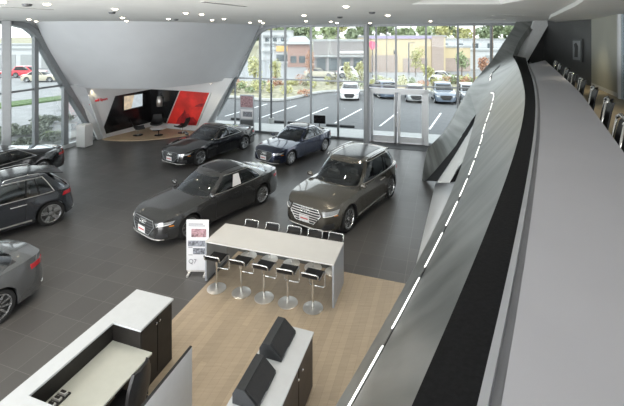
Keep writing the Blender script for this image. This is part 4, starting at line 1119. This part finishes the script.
        for xg in (cb['tf']+.34, xm, -car.wb/2+.42+.0):
            ztop = car.zs(xg)-.01; lo = .27 if not (abs(abs(xg)-car.wb/2) < AR) else car.wr+sqrt(max(0, AR**2-(abs(xg)-car.wb/2)**2))+.02
            patch(S, (xg-.004, lo), (xg+.004, lo), (xg+.004, ztop), (xg-.004, ztop), 1, 10, .0015, .002).build('door_gap', 'black', root)
        patch(S, (cb['tf']+.34, .262), (-car.wb/2+.55, .262), (-car.wb/2+.55, .272), (cb['tf']+.34, .272), 8, 1, .0015, .002).build('door_gap', 'black', root)
        for xg in (xm+.16, -car.wb/2+.62):
            zz = car.zs(xg)-.13; A = S(xg, zz, .028); Bq = S(xg+.19, zz, .028)
            MB().tube([S(xg, zz, -.005), A, Bq, S(xg+.19, zz, -.005)], .011, 6).build('door_handle', paint if car.kind != 'suv' else 'brushed_steel', root, smooth=True)
        # mirror
        mx_, mz = cb['tf']+.52, car.zs(cb['tf']+.5)+.10
        mm = MB().lathe([(.0, -.11), (.05, -.10), (.075, -.04), (.08, .03), (.06, .10), (0, .115)], n=14, axis='y')
        mm.v = [(mx_+p[0]*.75, sd*(b*1.02+p[1]*.95), mz+p[2]*.95) for p in mm.v]
        mm.tube([(mx_, sd*b*.90, mz-.06), (mx_, sd*b*1.0, mz-.03)], .02, 6)
        mm.build('mirror', paint if paint != 'paint_black' else 'paint_black', root, smooth=True)
        # window trim
        i0 = min(range(NC), key=lambda q: abs((abs(sin(ths[q]))**(2/nb))-.93) if ths[q] < pi/2 else 9)
        endx = car.endw if car.suv else cb['tr']-(.30 if car.kind == 'sedan' else .42)
        i1 = min(range(NC//2, NC), key=lambda q: abs(c0+ha*sgnp(cos(ths[q]), 2/nb)-endx))
        off = Vector((0, sd*.006, 0))
        pts = [Vector(CP(ths[i], VS[1], sd))+off for i in range(i0, i1+1)]+[Vector(CP(ths[i1], v, sd))+off for v in (.3, .6)]+[Vector(CP(ths[i], VS[-2], sd))+off for i in range(i1, i0-1, -1)]
        MB().tube(pts, .009, 6).build('window_trim', 'brushed_steel', root, smooth=True)
        if rails:
            rp_ = [(x, sd*(rw_*.98), zroof(x)+.05) for x in [cb['tf']-.25-(cb['tf']-cb['tr']-.55)*t/8 for t in range(9)]]
            rp_ = [(rp_[0][0]+.05, rp_[0][1], rp_[0][2]-.06)]+rp_+[(rp_[-1][0]-.05, rp_[-1][1], rp_[-1][2]-.06)]
            MB().tube(rp_, .017, 6).build('roof_rail', 'chrome', root, smooth=True)
            patch(S, (car.wb/2-AR-.08, .30), (-car.wb/2+AR+.08, .32), (-car.wb/2+AR+.08, .36), (car.wb/2-AR-.08, .335), 8, 1, .012, .01).build('sill_trim', 'brushed_steel', root)
    if detail:
        if not car.suv or True:
            pz = .43*H
            MB().box((R(0, pz, .015)[0], 0, pz), (.012, .34, .15)).build('number_plate', 'plate_white', root)
            MB().tube([R(y, .20*H, .012) for y in [(-.75*b+1.5*b*t/14) for t in range(15)]], .012, 6).build('bumper_trim', 'chrome', root, smooth=True)
        # interior
        for sx, xx in ((1, .28), (1, -.72)):
            for sd in (1, -1):
                m = MB().box((xx-.05, sd*.38, H*.60), (.13, .46, .42), bev=.05); m.box((xx-.10, sd*.38, H*.60+.27), (.09, .24, .15), bev=.03)
                m.build('seat', 'seat_trim', root)
        MB().box((cb['tf']+.30, 0, car.zs(0)+.02), (.34, car.b*1.45, .10), bev=.04).build('dashboard', 'car_interior', root)
        MB().tube([(cb['tf']+.02+.05*sin(a), .38+.18*cos(a), car.zs(0)+.05+.17*sin(a)) for a in [2*pi*q/20 for q in range(20)]], .013, 6, closed=True).build('steering_wheel', 'car_interior', root)
        MB().box((cb['tf']-.02, 0, H-.20), (.02, .2, .06)).build('rear_view_mirror', 'black', root)
    if sticker:
        p = [CP(ths[i], v, 1) for i, v in ((0, 0), (0, 0))]
        # sheet inside the rear side window
        xs_ = -.50
        i = min(range(NC), key=lambda q: abs(c0+ha*sgnp(cos(ths[q]), 2/nb)-xs_)); k2 = min(range(NC), key=lambda q: abs(c0+ha*sgnp(cos(ths[q]), 2/nb)-(xs_+.42)))
        A, Bq, C_, D_ = [Vector(CP(ths[q], v, 1))+Vector((0, .022, .006)) for q, v in ((i, .14), (k2, .14), (k2, .80), (i, .80))]
        MB().extr([tuple(A), tuple(Bq), tuple(C_), tuple(D_)], (0, -.004, 0)).build('window_sheet', 'plate_white', root)
        MB().extr([tuple(A.lerp(C_, .2)+Vector((0, .004, 0))), tuple(Bq.lerp(D_, .2)+Vector((0, .004, 0))), tuple(Bq.lerp(D_, .35)+Vector((0, .004, 0))), tuple(A.lerp(C_, .35)+Vector((0, .004, 0)))], (0, .002, 0))
    return root

A6 = Car('sedan', 4.93, 1.874, 1.455, 2.912, .92, .345)
Q7 = Car('suv', 5.05, 1.968, 1.74, 2.994, .93, .385)
RS7 = Car('fastback', 5.01, 1.911, 1.42, 2.915, .94, .36)
A3 = Car('sedan', 4.46, 1.796, 1.416, 2.637, .88, .33)
Q3 = Car('suv', 4.2, 1.83, 1.61, 2.6, .88, .365, cab=dict(xf=.90, xr=-1.90, tf=.05, tr=-1.30), endw=-1.40)
build_car(A6, 'sedan', 'dark grey sedan with a white sheet in its rear side window, behind the banner', 'car', 'grey', (-3.29, 12.75), (-.602, -.799), 10, red=True, sticker=True)
build_car(Q7, 'large_suv', 'bronze grey large suv parked behind the right end of the high table', 'car', 'bronze', (1.186, 13.23), (-.575, -.818), 10, rails=True)
build_car(RS7, 'fastback_car', 'glossy black fastback car parked beside the lounge', 'car', 'black', (-4.99, 19.18), (-.534, -.846), 5)
build_car(A3, 'compact_sedan', 'navy blue compact sedan parked before the rear window', 'car', 'navy', (-.82, 19.06), (-.603, -.798), 10)
build_car(Q3, 'compact_suv', 'dark blue grey suv at the left edge showing its rear wheel', 'car', 'steel', (-9.45, 11.5), (-.68, -.73), 5, rails=True)
build_car(RS7, 'fastback_car', 'black low car at left edge partly hidden behind the blue grey suv', 'car', 'black', (-12.45, 15.0), (-.42, -.91), 10)
build_car(A6, 'sedan', 'mid grey sedan at lower left edge showing its tail lamp', 'car', 'silver_grey', (-7.62, 6.74), (-.40, -.916), 10, sunroof=False)
#@@EXTERIOR
# ================================================================= EXTERIOR
GZ = -.10
struct(MB().prism([(-150, -30), (150, -30), (150, 230), (-150, 230)], -.5, GZ-.02).build('ground', 'asphalt_road'))
struct(MB().prism([(-7.5, 24.9), (14, 18.6), (15.5, 20.8), (-7.2, 27.3)], GZ-.02, -.02).build('pavement', 'concrete'), 'pale concrete walk outside the rear window')
struct(MB().prism([(-7.2, 27.4), (30, 15.5), (40, 40), (-6, 41.5), (-12, 35)], GZ-.02, GZ).build('parking_lot', 'asphalt'))
# parking bay lines
for i, x in enumerate((-6.5, -3.9, -1.2, 1.5, 4.4, 7.4)):
    y0 = 27.0-.3*x; tag(MB().prism([(x, y0), (x+.12, y0-.03), (x+2.6, y0+5.3), (x+2.48, y0+5.33)], GZ, GZ+.008).build('bay_line', 'line_white'), 'white painted parking bay line outside the rear window', 'road marking', 'parking bay lines outside the rear window')
for i, x in enumerate((-5.3, -2.3, -1.2, 1.4, 2.3, 9.2)):
    y0 = 26.0-.3*x; tag(MB().box((x, y0, GZ+.07), (.95, .18, .15), rz=radians(-16), bev=.04).build('wheel_stop', 'black_matte'), 'dark rubber wheel stop at the edge of the walk', 'wheel stop', 'wheel stops along the walk')
# curved road and verges beyond
bed = cspl([(-14, 33, 0), (-9, 37.5, 0), (-4, 35.6, 0), (-2, 36.6, 0), (2, 41.5, 0), (10, 41.5, 0), (24, 40, 0)], 5)
bed2 = cspl([(-20, 49, 0), (-14, 51, 0), (-6, 51, 0), (0, 51, 0), (6, 50.5, 0), (16, 49, 0), (34, 46, 0)], 5)
rows = [[(a[0], a[1], .06), (b[0], b[1], .10)] for a, b in zip(bed, bed2)]
tag(MB().slab(rows, (0, 0, -.3)).build('planting_bed', 'mulch'), 'straw coloured planting bed beyond the parking lot', 'planting bed', kind='stuff')
kp = [Vector((p[0], p[1], .03)) for p in bed]
struct(MB().tube(kp, .16, 6).build('kerb', 'concrete'), 'pale kerb of the planting bed')
# left side lawn / shrubs / roads
struct(MB().prism([(-13.9, 22), (-18.8, 0), (-20, 0), (-15.2, 23), (-12.6, 27.5), (-12, 27)], GZ-.05, -.02).build('pavement.001', 'concrete'), 'concrete strip outside the left window')
def poly_stuff(name, P, z0, z1, m, label, cat): return tag(MB().prism(P, z0, z1).build(name, m), label, cat, kind='stuff')
poly_stuff('lawn', [(-36, 20), (-24, 40), (-22, 39), (-33, 18)], GZ-.05, .02, 'lawn', 'strip of green grass beside the road left', 'grass')
struct(MB().prism([(-31, 16), (-21, 37), (-16, 33.5), (-24, 14)], GZ-.05, GZ+.02).build('path', 'asphalt_road'), 'pale path outside the left window')

def leaves(mb, c, rad, n, size, mi=0, flat=1):
    for _ in range(n):
        while True:
            p = Vector((random.uniform(-1, 1), random.uniform(-1, 1), random.uniform(-1, 1)))
            if p.length < 1: break
        p = Vector((c[0]+p.x*rad[0], c[1]+p.y*rad[1], c[2]+p.z*rad[2])); a = Vector((random.gauss(0, 1), random.gauss(0, 1), random.gauss(0, 1))).normalized(); b = a.orthogonal().normalized(); s = size*random.uniform(.6, 1.3)
        d = a.cross(b); mb.add([tuple(p+b*s), tuple(p+d*s*.6), tuple(p-b*s), tuple(p-d*s*.6)], [(0, 1, 2, 3)])
def shrub(x, y, r, h, m, label, group, n=160, size=.12):
    mb = MB(); leaves(mb, (0, 0, h*.5), (r, r, h*.5), n, size); o = mb.build('shrub', m, loc=(x, y, GZ+.08)); return tag(o, label, 'shrub', group)
def tree(x, y, h, r, m, label, group, n=420, size=.3, z=GZ):
    t = thing('tree', label, 'tree', (x, y, z), 0, group)
    tr = MB().tube([(0, 0, 0), (.03, .02, h*.35), (0, .03, h*.75)], [.035*h*.6, .028*h*.6, .01*h*.6], 8)
    for k in range(5):
        a = k*1.26; tr.tube([(0, 0, h*(.3+.07*k)), (cos(a)*r*.6, sin(a)*r*.6, h*(.55+.07*k))], [.012*h*.6, .006*h*.6], 6)
    tr.build('trunk', 'bark', t)
    cr = MB()
    for k in range(6):
        a = random.uniform(0, 6.28); q = random.uniform(0, .5)*r; leaves(cr, (cos(a)*q, sin(a)*q, h*random.uniform(.5, .85)), (r*.62, r*.62, h*.2), n//6, size)
    cr.build('crown', m, t); return t
# grey-green shrubs outside the left window
k = 0
for i in range(56):
    Y = random.uniform(13.5, 29); off = random.uniform(2.0, 7.2); x = lw(Y)-off
    if x > -14 or (Y > 24 and x > -17): continue
    shrub(x, Y, random.uniform(.5, .8), random.uniform(.3, .6), 'leaf_grey' if i % 4 else 'leaf_green', 'low grey green shrub in the bed outside the left window', 'shrubs outside the left window', 230, .09)
# shrubs in the rear bed
for i in range(70):
    X = random.uniform(-15, 22); Y = random.uniform(43, 49.5) if X > 0 else random.uniform(38.5, 50)
    shrub(X, Y, random.uniform(.4, .8), random.uniform(.6, 1.5), random.choice(['leaf_yellow', 'leaf_yellow', 'leaf_green', 'leaf_rust', 'mulch']), 'yellow green shrub in the bed beyond the parking lot', 'shrubs beyond the parking lot', 130, .12)
for x, y, h, r, m, lab in ((-6.6, 44, 3.6, 1.0, 'leaf_yellow', 'narrow yellow young tree just right of the slanted frame'), (-4.3, 46, 3.4, .9, 'leaf_yellow', 'young yellow tree near the grey light pole'), (-.2, 47, 4.3, .8, 'leaf_rust', 'rusty leaved young tree before the grey shop'),
        (4.2, 45, 3.1, .55, 'leaf_yellow', 'slim yellow shrub tree behind the white car'), (5.6, 45, 3.2, .55, 'leaf_yellow', 'slim yellow shrub tree beside the round column'), (15.4, 58, 4.2, 1.3, 'leaf_yellow', 'yellow green young tree against the tan building'), (13.9, 47, 2.6, .8, 'leaf_yellow', 'low bushy yellow tree beyond the door'), (24, 55, 3.2, 1.0, 'leaf_rust', 'small rust coloured tree beside the leaning parapet'), (21.5, 56, 4.0, 1.2, 'leaf_green', 'green young tree in front of the white building'), (-11, 47, 3.8, 1.5, 'leaf_yellow', 'wide yellow tree seen through lower left rear pane')):
    tree(x, y, h, r, m, lab, None, 420, .16)
# far tree line on the hill
for i in range(46):
    X = -75+i*4.4+random.uniform(-1, 1); Y = random.uniform(112, 130)
    tree(X, Y, random.uniform(6.5, 9.5), random.uniform(3.2, 4.6), random.choice(['leaf_green', 'leaf_dark', 'leaf_yellow', 'leaf_green', 'leaf_dark']), 'distant tree on the ridge behind the buildings', 'distant trees on the ridge', 260, .8, 2.2)
struct(MB().add([(-150, 100, -.2), (150, 100, -.2), (150, 130, 3.2), (-150, 130, 3.2), (150, 200, 6), (-150, 200, 6)], [(0, 1, 2, 3), (3, 2, 4, 5)]).build('hill', 'mulch'), 'straw and green ridge far behind the buildings')

# buildings
def building(name, label, x0, x1, y, depth, h, m, parts, roof='roof_grey'):
    b = thing(name, label, 'building', ((x0+x1)/2, y, GZ)); w = x1-x0
    MB().box((0, depth/2, h/2), (w, depth, h)).build('wall', m, b)
    MB().box((0, depth/2, h+.1), (w+.3, depth+.3, .35)).build('roof', roof, b)
    for (nm, a, c, z0, z1, mm, out) in parts:
        MB().box(((a+c)/2-(x0+x1)/2, -out/2, (z0+z1)/2), (c-a, out, z1-z0)).build(nm, mm, b)
    return b
shopw = [('window', .8+i*2.0, 2.2+i*2.0, .5, 2.5, 'shop_window', .1) for i in range(4)]
b1 = building('shop_building', 'grey clad shop with a row of dark windows behind the white car', .2, 8.9, 64, 8, 5.3, 'clad_grey', shopw+[('awning', .2, 8.9, 2.7, 2.95, 'roof_grey', .8), ('shop_sign', 4.6, 8.4, 3.3, 3.65, 'line_white', .12)])
b2 = building('brick_building', 'low red brick building with a grey pitched roof', -4.9, -.2, 78, 8, 4.6, 'brick_red', [('window', -4.3, -3.1, .8, 2.2, 'shop_window', .1), ('window', -2.6, -1.4, .8, 2.2, 'shop_window', .1)])
MB().add([(-2.8, -.8, 4.6), (2.8, -.8, 4.6), (2.8, 8.8, 4.6), (-2.8, 8.8, 4.6), (-1.2, 4, 6.2), (1.2, 4, 6.2)], [(0, 1, 5, 4), (1, 2, 5), (2, 3, 4, 5), (3, 0, 4)]).build('pitched_roof', 'roof_grey', b2)
b3 = building('store_building', 'long tan store with a purple band and pinkish block base', 9.3, 22.6, 66, 12, 6.0, 'stucco_tan', [('block_base', 9.9, 14.5, 0, 2.9, 'block_pink', .15), ('block_base', 15.4, 19.5, 0, 2.4, 'block_pink', .15), ('cornice', 9.2, 20.5, 5.7, 6.1, 'purple_trim', .25), ('pier', 20.2, 22.2, 0, 6.1, 'block_pink', .3), ('vent_grille', 13.8, 14.2, 3.1, 3.7, 'pole_dark', .2)])
b4 = building('store_building', 'lower tan annex right of the purple banded store', 22.9, 27.6, 68, 9, 4.2, 'stucco_tan', [('block_base', 22.7, 27.5, 0, 2.3, 'block_pink', .15)])
b5 = building('warehouse', 'long white building with a few dark windows', 23, 48, 88, 10, 5.4, 'clad_white', [('window', 26+i*3.4, 27.3+i*3.4, 3.4, 4.6, 'shop_window', .1) for i in range(6)]+[('ledge', 23, 48, 2.9, 3.1, 'roof_grey', .3)])
b6 = building('warehouse', 'white low warehouse behind the tan annex', 29, 47, 72, 10, 3.4, 'clad_white', [('garage_door', 32, 35, 0, 2.6, 'roof_grey', .1), ('garage_door', 37, 40, 0, 2.6, 'roof_grey', .1)])
b7 = building('apartment_building', 'white terraced building high up at left of the rear window', -13, -5.2, 100, 10, 7.5, 'clad_white', [('balcony', -12.5, -6, 2.2+i*2.0, 2.6+i*2.0, 'roof_grey', .8) for i in range(3)]+[('window', -12+i*2, -11+i*2, 4.9, 5.9, 'shop_window', .1) for i in range(3)])
b8 = building('low_shop', 'low shop with orange sign near the rear light pole', -9.0, -4.2, 90, 8, 2.8, 'clad_white', [('shop_sign', -8.2, -5.2, 2.7, 4.0, 'orange_sign', .4), ('window', -8.2, -5.2, .4, 2.0, 'shop_window', .1)])
b9 = building('shop_building', 'pale grey shop far out through the left window', -78, -60, 88, 10, 4.2, 'clad_white', [('window', -76+i*3, -74+i*3, .6, 2.6, 'shop_window', .1) for i in range(5)]+[('awning', -78, -60, 3.0, 3.5, 'roof_grey', .6)])
b10 = building('warehouse', 'white block behind the red cars in left window', -62, -48, 75, 8, 3.6, 'clad_white', [('garage_door', -60+i*4, -57+i*4, 0, 2.6, 'roof_grey', .1) for i in range(3)])
# poles, flag, sign
def pole(x, y, h, label, r=.07, arm=True):
    p = thing('street_lamp', label, 'street lamp', (x, y, GZ)); MB().cyl((0, 0, 0), r, h, 10).build('pole', 'pole_dark', p); MB().cyl((0, 0, 0), .2, .35, 12).build('footing', 'concrete', p)
    if arm: MB().box((.4, 0, h), (.9, .2, .1)).build('lamp_head', 'pole_dark', p)
    return p
pole(-2.78, 26.6, 8.6, 'dark light pole standing on the walk left of rear window', .07)
pole(7.4, 45, 9.5, 'dark light pole just right of the round column', .11)
pole(13.9, 56, 5.1, 'grey double headed street lamp before the tan building', .09)
pole(9.2, 48, 9, 'pale thin pole before the tan store', .04, False)
for x, y, h in ((18.3, 44, 8.2), (20.3, 44, 8.2)):
    tag(MB().cyl((0, 0, 0), .13, h, 10).build('utility_pole', 'bark', loc=(x, y, GZ)), 'brown wooden utility pole near the leaning parapet', 'pole', 'wooden utility poles right of rear window')
ps = thing('pylon_sign', 'small pink sign on a post beside the grey shop', 'sign', (9.0, 58, GZ)); MB().cyl((0, 0, 0), .07, 4.2, 8).build('post', 'pole_dark', ps)
MB().extr([(-.7, 0, 4.9), (-.1, 0, 4.0), (.9, 0, 4.6), (.4, 0, 5.2), (-.3, 0, 5.4)], (0, .2, 0)).build('sign_face', 'pink_sign', ps)
# cars outside
OUT = Car('sedan', 4.7, 1.85, 1.45, 2.8, .9, .34); OUTS = Car('suv', 4.7, 1.9, 1.7, 2.8, .9, .37)
oc = [(OUT, 'white', (3.75, 38.0), (-.15, -1), 'white sedan facing the building, leftmost of the parked row'), (OUTS, 'darkblue', (7.0, 39.0), (-.2, 1), 'blue grey suv in the parked row beside the white sedan'),
      (OUT, 'silver', (9.7, 36.8), (-.2, -1), 'silver sedan parked beyond the double door'), (OUTS, 'darkblue', (12.1, 36.0), (-.2, -1), 'grey blue suv parked third from the parapet'),
      (OUTS, 'silver', (14.2, 35.2), (-.2, -1), 'silver suv parked beside the leaning parapet'), (OUT, 'white', (17.6, 52), (.9, -.3), 'small white car driving past the tan store'),
      (OUTS, 'white', (5.9, 57), (.95, -.2), 'white car parked in front of the grey shop'), (OUT, 'tan', (1.2, 57.5), (.95, -.2), 'tan car parked in front of the grey shop'),
      (OUTS, 'red', (-42.0, 58), (.9, .1), 'red van on the street through left window'), (OUT, 'red', (-46.5, 57), (.9, .1), 'red sedan on the street behind the red van'), (OUT, 'tan', (-36, 52), (.9, .1), 'tan car on the street through left window')]
for c, pt_, lo, hd, lab in oc:
    build_car(c, 'parked_car', lab, 'car', pt_, (lo[0], lo[1], GZ+(.16 if lo[1] > 41 and lo[0] > 0 and lo[1] < 51 else 0)), hd, detail=False, sunroof=False)
